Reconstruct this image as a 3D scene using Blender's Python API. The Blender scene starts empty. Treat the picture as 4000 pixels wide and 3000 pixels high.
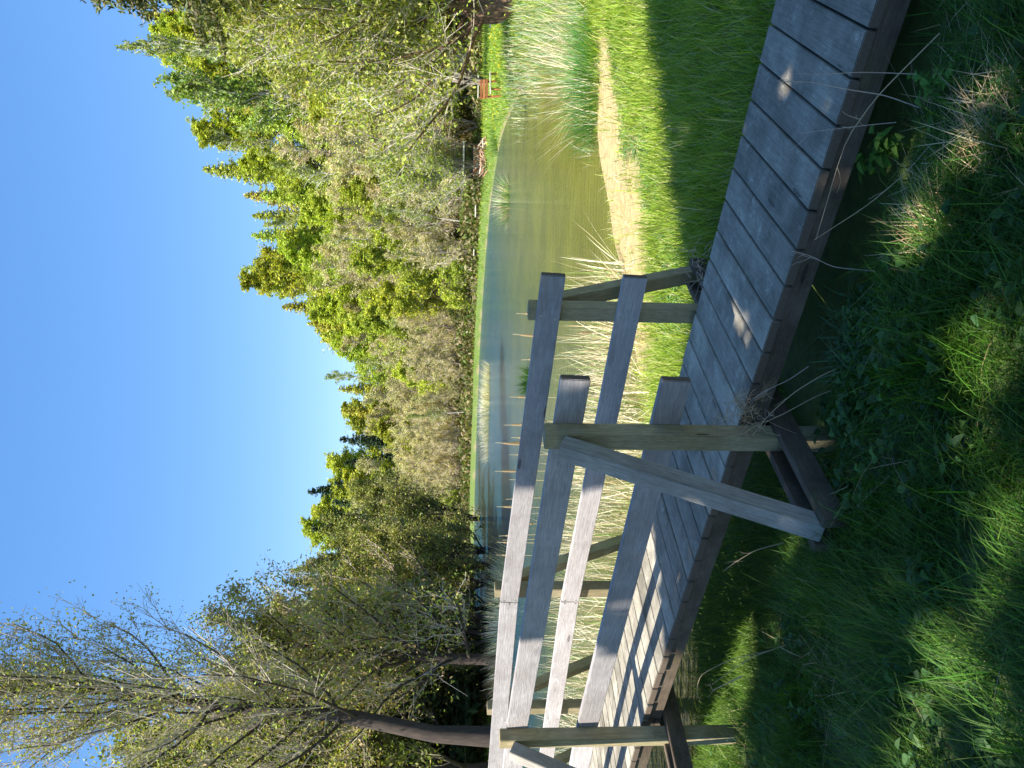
import bpy, bmesh, math, random
import numpy as np
from mathutils import Vector, Matrix
R_ = math.radians
sc = bpy.context.scene
COL = sc.collection
# ------------------------------------------------------------------ camera
YAW, PITCH, ROLL, FPX = 35.5007, 4.2559, 0.8668, 3114.8
CAM = Vector((0.3815, -3.2248, 1.5800))
ya, pa, ra = R_(YAW), R_(PITCH), R_(ROLL)
fw0 = Vector((-math.sin(ya), math.cos(ya), 0)); rt0 = Vector((math.cos(ya), math.sin(ya), 0)); UP = Vector((0, 0, 1))
FWD = fw0 * math.cos(pa) - UP * math.sin(pa); UPV = UP * math.cos(pa) + fw0 * math.sin(pa)
RGT = rt0 * math.cos(ra) + UPV * math.sin(ra); DWN = rt0 * math.sin(ra) - UPV * math.cos(ra)
# the photo lies on its side: world up is the picture's left
cd = bpy.data.cameras.new('camera'); cam = bpy.data.objects.new('camera', cd); COL.objects.link(cam)
cd.sensor_fit = 'HORIZONTAL'; cd.sensor_width = 36.0; cd.lens = FPX / 4000 * 36; cd.clip_start = 0.05; cd.clip_end = 3000
m = Matrix.Identity(4)
for i in range(3):
    m[i][0] = DWN[i]; m[i][1] = RGT[i]; m[i][2] = -FWD[i]; m[i][3] = CAM[i]
cam.matrix_world = m
sc.camera = cam
# ------------------------------------------------------------------ sky, sun, exposure
SUN_EL = R_(60); SUN_H = Vector((-0.21, -0.98, 0)).normalized()
w = bpy.data.worlds.new('World'); sc.world = w; w.use_nodes = True
nt = w.node_tree; nt.nodes.clear()
sky = nt.nodes.new('ShaderNodeTexSky'); sky.sky_type = 'NISHITA'; sky.sun_disc = False
sky.sun_elevation = SUN_EL; sky.sun_rotation = math.atan2(SUN_H.x, SUN_H.y)
sky.air_density = 1.0; sky.altitude = 1500; sky.dust_density = 0.1; sky.ozone_density = 2.5
bg = nt.nodes.new('ShaderNodeBackground'); bg.inputs[1].default_value = 0.15
wo = nt.nodes.new('ShaderNodeOutputWorld')
hsv = nt.nodes.new('ShaderNodeHueSaturation'); hsv.inputs['Saturation'].default_value = 1.65
gam = nt.nodes.new('ShaderNodeGamma'); gam.inputs[1].default_value = 0.58; hsv.inputs['Value'].default_value = 1.36; hsv.inputs['Hue'].default_value = .509
nt.links.new(sky.outputs[0], gam.inputs[0]); nt.links.new(gam.outputs[0], hsv.inputs['Color']); nt.links.new(hsv.outputs[0], bg.inputs[0]); nt.links.new(bg.outputs[0], wo.inputs[0])
sl = bpy.data.lights.new('sun', 'SUN'); so = bpy.data.objects.new('sun', sl); COL.objects.link(so)
sl.energy = 4.6; sl.angle = R_(0.5); sl.color = (1.0, 0.95, 0.86)
SUN = Vector((SUN_H.x * math.cos(SUN_EL), SUN_H.y * math.cos(SUN_EL), math.sin(SUN_EL)))
so.rotation_euler = (-SUN).to_track_quat('-Z', 'Y').to_euler()
so.location = (0, -10, 20)
sc.view_settings.view_transform = 'Standard'; sc.view_settings.look = 'None'
sc.view_settings.exposure = 1.25; sc.view_settings.gamma = 1.0
sc.render.engine = 'CYCLES'
sc.cycles.max_bounces = 8; sc.cycles.transparent_max_bounces = 8

# ------------------------------------------------------------------ helpers
CN = np.array(CAM); FN = np.array(FWD); RN = np.array(RGT); DN = np.array(DWN)
def ray(x, y):
    """direction of the photograph's pixel (4000 x 3000)"""
    return RN * (1500 - y) / FPX + DN * (x - 2000) / FPX + FN
def atz(x, y, z):
    d = ray(x, y); return CN + d * (z - CN[2]) / d[2]
def atd(x, y, dist):
    d = ray(x, y); return CN + d / math.hypot(d[0], d[1]) * dist
def aty(x, y, Y):
    d = ray(x, y); return CN + d * (Y - CN[1]) / d[1]
def srcy(X, Y):
    """photo row (y) a ground point falls near, by its bearing"""
    dx = np.asarray(X) - CN[0]; dy = np.asarray(Y) - CN[1]
    f = dx * fw0.x + dy * fw0.y; r = dx * rt0.x + dy * rt0.y
    az = np.arctan2(r, f)
    return 1500 - FPX * np.tan(np.clip(az, -1.25, 1.25))

def tag(o, label=None, cat=None, group=None, kind=None):
    if label: o['label'] = label
    if cat: o['category'] = cat
    if group: o['group'] = group
    if kind: o['kind'] = kind
    return o
def link(o, parent=None):
    COL.objects.link(o)
    if parent: o.parent = parent
    return o
def empty(name, loc=(0, 0, 0), rz=0):
    o = bpy.data.objects.new(name, None); o.location = loc; o.rotation_euler = (0, 0, rz); o.empty_display_size = .2
    return link(o)

def np_mesh(name, V, loops, sizes, mats, midx=None, tint=None, smooth=False):
    me = bpy.data.meshes.new(name)
    V = np.ascontiguousarray(V, dtype=np.float32); loops = np.ascontiguousarray(loops, dtype=np.int32)
    sizes = np.asarray(sizes, dtype=np.int32)
    me.vertices.add(len(V)); me.vertices.foreach_set('co', V.ravel())
    me.loops.add(len(loops)); me.loops.foreach_set('vertex_index', loops)
    me.polygons.add(len(sizes))
    st = np.zeros(len(sizes), dtype=np.int32); st[1:] = np.cumsum(sizes)[:-1]
    me.polygons.foreach_set('loop_start', st)
    for mm in mats: me.materials.append(mm)
    if midx is not None: me.polygons.foreach_set('material_index', np.asarray(midx, dtype=np.int32))
    me.polygons.foreach_set('use_smooth', np.full(len(sizes), bool(smooth)))
    if tint is not None:
        a = me.attributes.new('tint', 'FLOAT_COLOR', 'POINT')
        c = np.ones((len(V), 4), dtype=np.float32); c[:, :3] = tint; a.data.foreach_set('color', c.ravel())
    me.update(calc_edges=True)
    return me
class Geo:
    """collects numpy pieces with per-vertex tint and per-face material"""
    def __init__(s): s.V = []; s.L = []; s.S = []; s.M = []; s.T = []; s.n = 0
    def add(s, V, F, tint=(1, 1, 1), mi=0):
        V = np.asarray(V, dtype=np.float32); F = np.asarray(F)
        if len(V) == 0: return
        s.V.append(V); s.L.append((F + s.n).ravel()); s.S.append(np.full(len(F), F.shape[1])); s.M.append(np.full(len(F), mi))
        t = np.empty((len(V), 3), dtype=np.float32); t[:] = tint; s.T.append(t); s.n += len(V)
    def mesh(s, name, mats, smooth=False):
        return np_mesh(name, np.concatenate(s.V), np.concatenate(s.L), np.concatenate(s.S), mats, np.concatenate(s.M), np.concatenate(s.T), smooth)
    def obj(s, name, mats, parent=None, smooth=False):
        return link(bpy.data.objects.new(name, s.mesh(name, mats, smooth)), parent)

def norm(a): return a / np.maximum(np.linalg.norm(a, axis=-1, keepdims=True), 1e-9)
def prisms(g, P0, P1, r0, r1, k=4, tint=(1, 1, 1), mi=0):
    P0 = np.asarray(P0, float); P1 = np.asarray(P1, float); n = len(P0)
    if n == 0: return
    d = norm(P1 - P0); a = np.where(np.abs(d[:, 2:3]) < .9, [[0, 0, 1.]], [[1., 0, 0]])
    u = norm(np.cross(d, a)); v = np.cross(d, u)
    an = np.arange(k) * 2 * math.pi / k
    ring = u[:, None, :] * np.cos(an)[None, :, None] + v[:, None, :] * np.sin(an)[None, :, None]
    r0 = np.broadcast_to(np.asarray(r0, float), (n,)); r1 = np.broadcast_to(np.asarray(r1, float), (n,))
    A = P0[:, None, :] + ring * r0[:, None, None]; B = P1[:, None, :] + ring * r1[:, None, None]
    V = np.concatenate([A, B], axis=1).reshape(-1, 3)
    i = np.arange(k); j = (i + 1) % k
    f = np.stack([i, j, j + k, i + k], 1)
    F = (f[None] + (np.arange(n) * 2 * k)[:, None, None]).reshape(-1, 4)
    if isinstance(tint, np.ndarray) and tint.ndim == 2: tint = np.repeat(tint, 2 * k, axis=0)
    g.add(V, F, tint, mi)
def tube(g, pts, rad, k=8, tint=(1, 1, 1), mi=0, cap=True, wob=0, rng=None):
    pts = np.asarray(pts, float); n = len(pts); rad = np.broadcast_to(np.asarray(rad, float), (n,))
    d = np.gradient(pts, axis=0); d = norm(d)
    a = np.array([0, 0, 1.]) if abs(d[0][2]) < .9 else np.array([1., 0, 0])
    u = np.cross(d[0], a); u /= np.linalg.norm(u); V = []
    for i in range(n):
        u = u - d[i] * np.dot(u, d[i]); u /= np.linalg.norm(u); v = np.cross(d[i], u)
        for j in range(k):
            t = 2 * math.pi * j / k; r = rad[i]
            if wob and rng is not None: r *= 1 + wob * (math.sin(3 * t + i * .35) * .5 + rng.uniform(-.5, .5))
            V.append(pts[i] + (u * math.cos(t) + v * math.sin(t)) * r)
    F = []
    for i in range(n - 1):
        for j in range(k):
            j2 = (j + 1) % k; F.append((i * k + j, i * k + j2, (i + 1) * k + j2, (i + 1) * k + j))
    g.add(V, F, tint, mi)
    if cap:
        for i in (0, n - 1):
            c = len(V); g.add([V[i * k + j] for j in range(k)] , [list(range(k))], tint, mi)
def leaves(g, P, size, rng, tint, mi=0, up=0.3, asp=1.6, nrm=None):
    """small four-cornered leaves at P facing every way"""
    P = np.asarray(P, float); n = len(P)
    if n == 0: return
    d = norm(rng.normal(size=(n, 3))); 
    a = norm(rng.normal(size=(n, 3)) + np.array([0, 0, up]))
    s = size * rng.uniform(.6, 1.35, n)
    u = norm(np.cross(d, a)); v = np.cross(d, u)
    h = s[:, None] * .5
    V = np.stack([P - u * h * asp, P - v * h * .8 + d * h * .15, P + u * h * asp, P + v * h * .8 + d * h * .15], 1).reshape(-1, 3)
    F = (np.arange(4)[None] + (np.arange(n) * 4)[:, None])
    if isinstance(tint, np.ndarray) and tint.ndim == 2: tint = np.repeat(tint, 4, axis=0)
    g.add(V, F, tint, mi)
def blades(g, P, H, W, lean, bend, rng, tint, az=None, mi=0):
    """grass blades: three segments tapering to a point"""
    n = len(P)
    if n == 0: return
    az = rng.uniform(0, 2 * math.pi, n) if az is None else az
    dx = np.stack([np.cos(az), np.sin(az), np.zeros(n)], 1); sx = np.stack([-np.sin(az), np.cos(az), np.zeros(n)], 1)
    H = np.broadcast_to(H, (n,)); W = np.broadcast_to(W, (n,)); lean = np.broadcast_to(lean, (n,)); bend = np.broadcast_to(bend, (n,))
    rows = []
    pos = P.copy(); seg = H / 3.0
    for k in range(4):
        wk = W * (1, .85, .55, 0)[k] * .5
        if k < 3: rows += [pos - sx * wk[:, None], pos + sx * wk[:, None]]
        else: rows += [pos]
        ang = np.clip(lean + bend * (k + .5) / 3, 0, 2.6)
        pos = pos + dx * (np.sin(ang) * seg)[:, None] + np.array([0, 0, 1.]) * (np.cos(ang) * seg)[:, None]
    V = np.stack(rows, 1).reshape(-1, 3); b = (np.arange(n) * 7)[:, None]
    T = np.repeat(tint, 7, axis=0) if isinstance(tint, np.ndarray) and tint.ndim == 2 else tint
    n0 = g.n
    g.add(V, np.array([[0, 1, 3, 2]]) + b, T, mi)
    # further faces on the same vertices
    g.L.append((np.array([[2, 3, 5, 4]]) + b + n0).ravel()); g.S.append(np.full(n, 4)); g.M.append(np.full(n, mi))
    g.L.append((np.array([[4, 5, 6]]) + b + n0).ravel()); g.S.append(np.full(n, 3)); g.M.append(np.full(n, mi))
def mixc(rng, n, cols, wts=None, jit=.18):
    cols = np.asarray(cols, float); k = rng.choice(len(cols), n, p=wts)
    return np.clip(cols[k] * (1 + rng.normal(0, jit, (n, 1))) * (1 + rng.normal(0, .05, (n, 3))), .002, 1)

# ------------------------------------------------------------------ materials
def new_mat(name):
    mt = bpy.data.materials.new(name); mt.use_nodes = True; t = mt.node_tree; t.nodes.clear()
    o = t.nodes.new('ShaderNodeOutputMaterial'); return mt, t, o
def N(t, typ, **kw):
    n = t.nodes.new(typ)
    for k, v in kw.items():
        if k.startswith('i_'):
            key = k[2:]; key = int(key) if key.isdigit() else key.replace('_', ' ')
            n.inputs[key].default_value = v
        else: setattr(n, k, v)
    return n
def ramp(t, pts, src):
    r = t.nodes.new('ShaderNodeValToRGB'); e = r.color_ramp.elements
    while len(e) > 1: e.remove(e[-1])
    e[0].position = pts[0][0]; e[0].color = (*pts[0][1], 1)
    for p, c in pts[1:]:
        x = e.new(p); x.color = (*c, 1)
    t.links.new(src, r.inputs[0]); return r
def mixn(t, fac, a, b, mode='MIX'):
    n = t.nodes.new('ShaderNodeMix'); n.data_type = 'RGBA'; n.blend_type = mode
    for s, v in ((0, fac), (6, a), (7, b)):
        if hasattr(v, 'links') or hasattr(v, 'is_linked'): t.links.new(v, n.inputs[s])
        elif isinstance(v, (int, float)): n.inputs[s].default_value = v
        else: n.inputs[s].default_value = (*v, 1)
    return n.outputs[2]
def leaf_mat(name, trans=.35, rough=.55, hue=.03, val=.25):
    mt, t, o = new_mat(name)
    at = N(t, 'ShaderNodeAttribute', attribute_name='tint'); oi = N(t, 'ShaderNodeObjectInfo')
    hs = N(t, 'ShaderNodeHueSaturation')
    mh = N(t, 'ShaderNodeMapRange', i_3=.5 - hue, i_4=.5 + hue); t.links.new(oi.outputs['Random'], mh.inputs[0])
    ml = N(t, 'ShaderNodeMath', operation='MULTIPLY', i_1=7.31); t.links.new(oi.outputs['Random'], ml.inputs[0])
    fr = N(t, 'ShaderNodeMath', operation='FRACT'); t.links.new(ml.outputs[0], fr.inputs[0])
    mv = N(t, 'ShaderNodeMapRange', i_3=1 - val, i_4=1 + val); t.links.new(fr.outputs[0], mv.inputs[0])
    t.links.new(mh.outputs[0], hs.inputs['Hue']); t.links.new(mv.outputs[0], hs.inputs['Value']); t.links.new(at.outputs['Color'], hs.inputs['Color'])
    p = N(t, 'ShaderNodeBsdfPrincipled', i_Roughness=rough); p.inputs['Specular IOR Level'].default_value = .35
    tr = N(t, 'ShaderNodeBsdfTranslucent'); mx = N(t, 'ShaderNodeMixShader'); mx.inputs[0].default_value = trans
    gm = N(t, 'ShaderNodeMix', data_type='RGBA', blend_type='MULTIPLY'); gm.inputs[0].default_value = 1; gm.inputs[7].default_value = (1.25, 1.25, .6, 1)
    t.links.new(hs.outputs[0], p.inputs['Base Color']); t.links.new(hs.outputs[0], gm.inputs[6]); t.links.new(gm.outputs[2], tr.inputs[0])
    t.links.new(p.outputs[0], mx.inputs[1]); t.links.new(tr.outputs[0], mx.inputs[2]); t.links.new(mx.outputs[0], o.inputs[0])
    return mt
LEAF = leaf_mat('leaf', hue=.012, val=.18); GRASS = leaf_mat('grass_blade', trans=.4, hue=0, val=0); STRAW = leaf_mat('dry_straw', trans=.15, rough=.7, hue=0, val=0)
NEEDLE = leaf_mat('needles', trans=.08, val=.15)
def bark_mat(name, c1, c2, sc_=6, bump=.3):
    mt, t, o = new_mat(name)
    tc = N(t, 'ShaderNodeTexCoord'); mp = N(t, 'ShaderNodeMapping'); mp.inputs['Scale'].default_value = (sc_, sc_, sc_ * .22)
    t.links.new(tc.outputs['Object'], mp.inputs[0])
    n1 = N(t, 'ShaderNodeTexNoise', i_Scale=2.0, i_Detail=8.0, i_Roughness=.65); t.links.new(mp.outputs[0], n1.inputs['Vector'])
    r = ramp(t, [(.3, c1), (.7, c2)], n1.outputs[0])
    at = N(t, 'ShaderNodeAttribute', attribute_name='tint'); c = mixn(t, 1.0, r.outputs[0], at.outputs['Color'], 'MULTIPLY')
    p = N(t, 'ShaderNodeBsdfPrincipled', i_Roughness=.85); t.links.new(c, p.inputs['Base Color'])
    b = N(t, 'ShaderNodeBump', i_Strength=bump, i_Distance=.03); t.links.new(n1.outputs[0], b.inputs['Height']); t.links.new(b.outputs[0], p.inputs['Normal'])
    t.links.new(p.outputs[0], o.inputs[0]); return mt
BARK_GREY = bark_mat('grey_bark', (.16, .13, .10), (.36, .31, .25)); BARK_PALE = bark_mat('pale_bark', (.30, .27, .23), (.62, .58, .52))
BARK_DARK = bark_mat('dark_bark', (.022, .016, .012), (.075, .05, .036)); BARK_RED = bark_mat('willow_bark', (.035, .02, .012), (.30, .17, .10), 9, .9)
def wood_mat(name, c1, c2, c3, moss=0.0, wear=.3, rough=.8):
    """weathered softwood; the grain runs along each board's own x axis"""
    mt, t, o = new_mat(name)
    tc = N(t, 'ShaderNodeTexCoord'); oi = N(t, 'ShaderNodeObjectInfo')
    off = N(t, 'ShaderNodeCombineXYZ'); ml = N(t, 'ShaderNodeMath', operation='MULTIPLY', i_1=37.0); t.links.new(oi.outputs['Random'], ml.inputs[0])
    t.links.new(ml.outputs[0], off.inputs[0]); t.links.new(ml.outputs[0], off.inputs[1]); t.links.new(ml.outputs[0], off.inputs[2])
    ad = N(t, 'ShaderNodeVectorMath', operation='ADD'); t.links.new(tc.outputs['Object'], ad.inputs[0]); t.links.new(off.outputs[0], ad.inputs[1])
    # knots bend the grain
    mk = N(t, 'ShaderNodeMapping'); mk.inputs['Scale'].default_value = (1.7, 8.0, 8.0); t.links.new(ad.outputs[0], mk.inputs[0])
    vk = N(t, 'ShaderNodeTexVoronoi', i_Scale=1.0); vk.inputs['Randomness'].default_value = .95; t.links.new(mk.outputs[0], vk.inputs['Vector'])
    kn = ramp(t, [(.0, (1, 1, 1)), (.055, (.6, .6, .6)), (.075, (.95, .95, .95)), (.10, (.15, .15, .15)), (.3, (0, 0, 0))], vk.outputs['Distance'])
    sw = N(t, 'ShaderNodeMapRange', i_1=.0, i_2=.7, i_3=1.0, i_4=0.0); t.links.new(vk.outputs['Distance'], sw.inputs[0])
    mg = N(t, 'ShaderNodeMapping'); mg.inputs['Scale'].default_value = (1.1, 16, 16); t.links.new(ad.outputs[0], mg.inputs[0])
    wv = N(t, 'ShaderNodeTexNoise', i_Scale=1.0, i_Detail=3.0, i_Distortion=.6); t.links.new(mg.outputs[0], wv.inputs['Vector'])
    a1 = N(t, 'ShaderNodeMath', operation='MULTIPLY_ADD', i_1=.35); t.links.new(sw.outputs[0], a1.inputs[0]); t.links.new(wv.outputs[0], a1.inputs[2])
    m2 = N(t, 'ShaderNodeMath', operation='MULTIPLY', i_1=75.0); t.links.new(a1.outputs[0], m2.inputs[0])
    sn = N(t, 'ShaderNodeMath', operation='SINE'); t.links.new(m2.outputs[0], sn.inputs[0])
    rg = N(t, 'ShaderNodeMapRange', i_1=-1.0, i_2=1.0); t.links.new(sn.outputs[0], rg.inputs[0])
    # fine fibre
    mf = N(t, 'ShaderNodeMapping'); mf.inputs['Scale'].default_value = (6, 160, 160); t.links.new(ad.outputs[0], mf.inputs[0])
    nf = N(t, 'ShaderNodeTexNoise', i_Scale=1.0, i_Detail=5.0, i_Roughness=.7); t.links.new(mf.outputs[0], nf.inputs['Vector'])
    nb = N(t, 'ShaderNodeTexNoise', i_Scale=3.2, i_Detail=6.0, i_Roughness=.7); t.links.new(ad.outputs[0], nb.inputs['Vector'])
    base = ramp(t, [(.36, c1), (.62, c2)], nb.outputs[0]).outputs[0]
    fib = ramp(t, [(.3, (.62, .62, .62)), (.52, (1, 1, 1)), (.72, (1.18, 1.18, 1.18))], nf.outputs[0]).outputs[0]
    c = mixn(t, 1.0, base, fib, 'MULTIPLY')
    gr = N(t, 'ShaderNodeMath', operation='MULTIPLY', i_1=.28); t.links.new(rg.outputs[0], gr.inputs[0])
    c = mixn(t, gr.outputs[0], c, c3)
    c = mixn(t, kn.outputs[0], c, tuple(x * .33 for x in c3))
    # worn pale flecks
    nw = N(t, 'ShaderNodeTexNoise', i_Scale=7.0, i_Detail=9.0, i_Roughness=.8); t.links.new(ad.outputs[0], nw.inputs['Vector'])
    wr = ramp(t, [(.56, (0, 0, 0)), (.68, (wear, wear, wear))], nw.outputs[0])
    c = mixn(t, wr.outputs[0], c, tuple(min(1, x * 1.45 + .03) for x in c2))
    if moss:
        nm = N(t, 'ShaderNodeTexNoise', i_Scale=2.1, i_Detail=7.0, i_Roughness=.75); t.links.new(tc.outputs['Object'], nm.inputs['Vector'])
        mr = ramp(t, [(.5, (0, 0, 0)), (.66, (moss, moss, moss))], nm.outputs[0])
        c = mixn(t, mr.outputs[0], c, (.14, .15, .05))
    hv = N(t, 'ShaderNodeHueSaturation'); mv = N(t, 'ShaderNodeMapRange', i_3=.74, i_4=1.2)
    t.links.new(oi.outputs['Random'], mv.inputs[0]); t.links.new(mv.outputs[0], hv.inputs['Value']); t.links.new(c, hv.inputs['Color'])
    p = N(t, 'ShaderNodeBsdfPrincipled', i_Roughness=rough); t.links.new(hv.outputs[0], p.inputs['Base Color'])
    p.inputs['Specular IOR Level'].default_value = .3
    hsum = N(t, 'ShaderNodeMath', operation='MULTIPLY_ADD', i_1=.5); t.links.new(rg.outputs[0], hsum.inputs[0]); t.links.new(nf.outputs[0], hsum.inputs[2])
    b = N(t, 'ShaderNodeBump', i_Strength=.35, i_Distance=.003); t.links.new(hsum.outputs[0], b.inputs['Height']); t.links.new(b.outputs[0], p.inputs['Normal'])
    t.links.new(p.outputs[0], o.inputs[0]); return mt
DECK = wood_mat('deck_wood', (.19, .17, .125), (.43, .39, .305), (.20, .17, .14), wear=.75, rough=.72)
RAIL = wood_mat('rail_wood', (.42, .38, .36), (.56, .52, .50), (.30, .25, .23), wear=.25)
POST = wood_mat('post_wood', (.31, .25, .13), (.44, .37, .22), (.17, .12, .06), moss=.35)
BRACE = wood_mat('brace_wood', (.30, .27, .23), (.44, .41, .35), (.19, .15, .11), moss=.15)
BEAM = wood_mat('beam_wood', (.085, .06, .038), (.17, .13, .09), (.08, .05, .03), moss=.25)
ORANGE = wood_mat('oiled_bench_wood', (.42, .15, .05), (.55, .22, .09), (.30, .10, .03), wear=.1)
PALEW = wood_mat('bleached_wood', (.66, .62, .50), (.80, .77, .66), (.55, .50, .40), wear=.1)
def plain(name, col, rough=.6, metal=0.0):
    mt, t, o = new_mat(name); p = N(t, 'ShaderNodeBsdfPrincipled', i_Roughness=rough, i_Metallic=metal)
    n = N(t, 'ShaderNodeTexNoise', i_Scale=14.0, i_Detail=6.0)
    c = ramp(t, [(.3, tuple(x * .75 for x in col)), (.7, tuple(min(1, x * 1.2) for x in col))], n.outputs[0])
    t.links.new(c.outputs[0], p.inputs['Base Color']); t.links.new(p.outputs[0], o.inputs[0]); return mt
ENDG = plain('end_grain', (.13, .095, .065), .9)
STEEL = plain('galvanised_steel', (.55, .56, .55), .35, .9)
LOGEND = plain('cut_log', (.42, .22, .12), .8)
# ------------------------------------------------------------------ terrain
WATER_Z = -0.60
POND = np.array([(-3.0, 10.1), (-3.8, 8.5), (-4.02, 7.5), (-4.3, 6.7), (-4.4, 5.8), (-4.68, 5.0), (-4.9, 4.3), (-5.25, 3.3), (-5.4, 1.9), (-5.5, 1.0), (-5.8, .5), (-6.6, .25),
    (-8, .3), (-9.5, .5), (-12, 1.6), (-16, 3.5), (-21, 7.5), (-24, 10.5), (-27, 14.5), (-33, 19), (-42, 26), (-52, 35), (-60.8, 44), (-57.2, 48.3), (-50, 51), (-43, 52), (-35, 51.6),
    (-29, 49.5), (-24.7, 47.3), (-20, 44.2), (-16.5, 40.6), (-14, 37.6), (-12.2, 34.9), (-10.2, 31), (-8.3, 26.8), (-6.4, 22.5), (-4.6, 18.5), (-3.1, 14.5), (-2.6, 12.0)])
def pond_sd(X, Y):
    X = np.asarray(X, float).ravel(); Y = np.asarray(Y, float).ravel()
    best = np.full(X.shape, 1e9); ins = np.zeros(X.shape, bool); n = len(POND)
    for i in range(n):
        ax, ay = POND[i]; bx, by = POND[(i + 1) % n]
        ex, ey = bx - ax, by - ay; tt = np.clip(((X - ax) * ex + (Y - ay) * ey) / (ex * ex + ey * ey), 0, 1)
        best = np.minimum(best, (X - ax - tt * ex) ** 2 + (Y - ay - tt * ey) ** 2)
        c = ((ay > Y) != (by > Y)) & (X < (bx - ax) * (Y - ay) / (by - ay + 1e-12) + ax); ins ^= c
    d = np.sqrt(best); return np.where(ins, -d, d)
TREE_R = ([-9000, -3000, -500, 300, 600, 1000, 1350, 1900, 2200, 2360, 2520, 3000, 3600, 9000], [60, 60, 56, 57, 54, 61, 69, 78, 79, 72, 44, 38, 36, 36])
SKYX = ([-3000, -400, 0, 150, 300, 440, 520, 650, 800, 950, 1060, 1230, 1400, 1500, 1640, 1760, 1850, 1950, 2200, 2500, 3000, 5000],
        [620, 560, 560, 600, 650, 670, 780, 820, 930, 1010, 1000, 1160, 1250, 1310, 1360, 1350, 1270, 1240, 1180, 1100, 1000, 1000])
def smooth(x): x = np.clip(x, 0, 1); return x * x * (3 - 2 * x)
def hash_noise(X, Y, s):
    """cheap smooth noise from a few sines"""
    return (np.sin(X * s + 1.3 * np.sin(Y * s * .7 + 2)) + np.sin(Y * s * 1.13 + 1.7 * np.sin(X * s * .6)) + .5 * np.sin((X + Y) * s * 2.1 + 1)) / 2.5
def ground_z(X, Y):
    shp = np.shape(X); X = np.asarray(X, float).ravel(); Y = np.asarray(Y, float).ravel()
    sd = pond_sd(X, Y); r = np.hypot(X - CN[0], Y - CN[1]); sy = srcy(X, Y)
    infront = ((X - CN[0]) * fw0.x + (Y - CN[1]) * fw0.y) > 0
    near = smooth((22 - r) / 10)
    bank_near = .05 * smooth(sd / .25) + .05 * np.clip(sd, 0, 1.3) + .36 * smooth((sd - .7) / 4.5)
    bank_far = .36 * smooth(sd / 2.0) + .12 * smooth((sd - 2) / 4)
    z = WATER_Z + np.where(sd > 0, near * bank_near + (1 - near) * bank_far, np.maximum(-.9, .30 * sd))
    z = z + np.where(sd > .3, .025 * hash_noise(X, Y, 1.9) * smooth((sd - .3) / 1.5), 0)
    z = z - .20 * smooth(1.15 - np.abs(Y - .45) / 1.2) * smooth((3 - X) / 1) * smooth((X + 6) / 2.5) * (sd > 0)
    # ground lifts gently behind the boardwalk towards the viewer
    z = np.where((sd > .25), np.maximum(z, WATER_Z + .04), z)
    z = z + .10 * smooth((-Y - 1.0) / 1.6) * (X > -8) * (Y < 0) * (sd > 1)
    tr = np.interp(sy, *TREE_R); b = r - tr
    tan = (1772 - np.interp(sy, *SKYX)) / FPX
    top = np.maximum((tr + 36) * tan + 1.58 - 11.5, .5)
    hill = top * smooth(np.clip(b - 1, 0, None) / 44)
    z = z + np.where(infront & (b > 0), hill, 0)
    return z.reshape(shp)
# one ground sheet: rings about the viewpoint, wide enough to meet the horizon
rr = np.concatenate([[0], np.geomspace(.35, 900, 330)]); th = np.linspace(0, 2 * math.pi, 721)[:-1]
GR, GT = np.meshgrid(rr[1:], th, indexing='ij')
GX = np.concatenate([[CN[0]], (CN[0] + GR * np.cos(GT)).ravel()]); GY = np.concatenate([[CN[1]], (CN[1] + GR * np.sin(GT)).ravel()])
GZ = ground_z(GX, GY); nr, ntt = GR.shape
ii, jj = np.meshgrid(np.arange(nr - 1), np.arange(ntt), indexing='ij'); j2 = (jj + 1) % ntt
Q = np.stack([1 + ii * ntt + jj, 1 + (ii + 1) * ntt + jj, 1 + (ii + 1) * ntt + j2, 1 + ii * ntt + j2], -1).reshape(-1, 4)
T0 = np.stack([np.zeros(ntt, int), 1 + np.arange(ntt), 1 + (np.arange(ntt) + 1) % ntt], 1)
gsd = pond_sd(GX, GY); gr_ = np.hypot(GX - CN[0], GY - CN[1])
tin = np.empty((len(GX), 3)); tin[:] = (.11, .17, .035)
nz = hash_noise(GX, GY, 2.3) + .7 * hash_noise(GX, GY, 9.0)
def blend(mask, col):
    global tin
    mask = np.clip(mask, 0, 1)[:, None]; tin = tin * (1 - mask) + np.array(col) * mask
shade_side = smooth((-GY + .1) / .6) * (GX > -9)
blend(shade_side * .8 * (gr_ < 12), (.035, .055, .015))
blend(smooth((2.2 + .35 * nz - gsd) / .7) * smooth((GY - 3.0) / 1.5) * smooth((9.8 - GY) / 1.5) * (gsd > -.05), (.40, .31, .145))   # dry silt shore
blend(smooth((.5 - gsd) / .4) * (gr_ >= 16) * (gsd > 0), (.26, .21, .12))
blend(smooth(.02 - gsd) * (gsd <= 0) * .999, (.20, .18, .06))
blend(smooth((gr_ - np.interp(srcy(GX, GY), *TREE_R) + 1) / 2.0), (.17, .13, .075))
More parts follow.
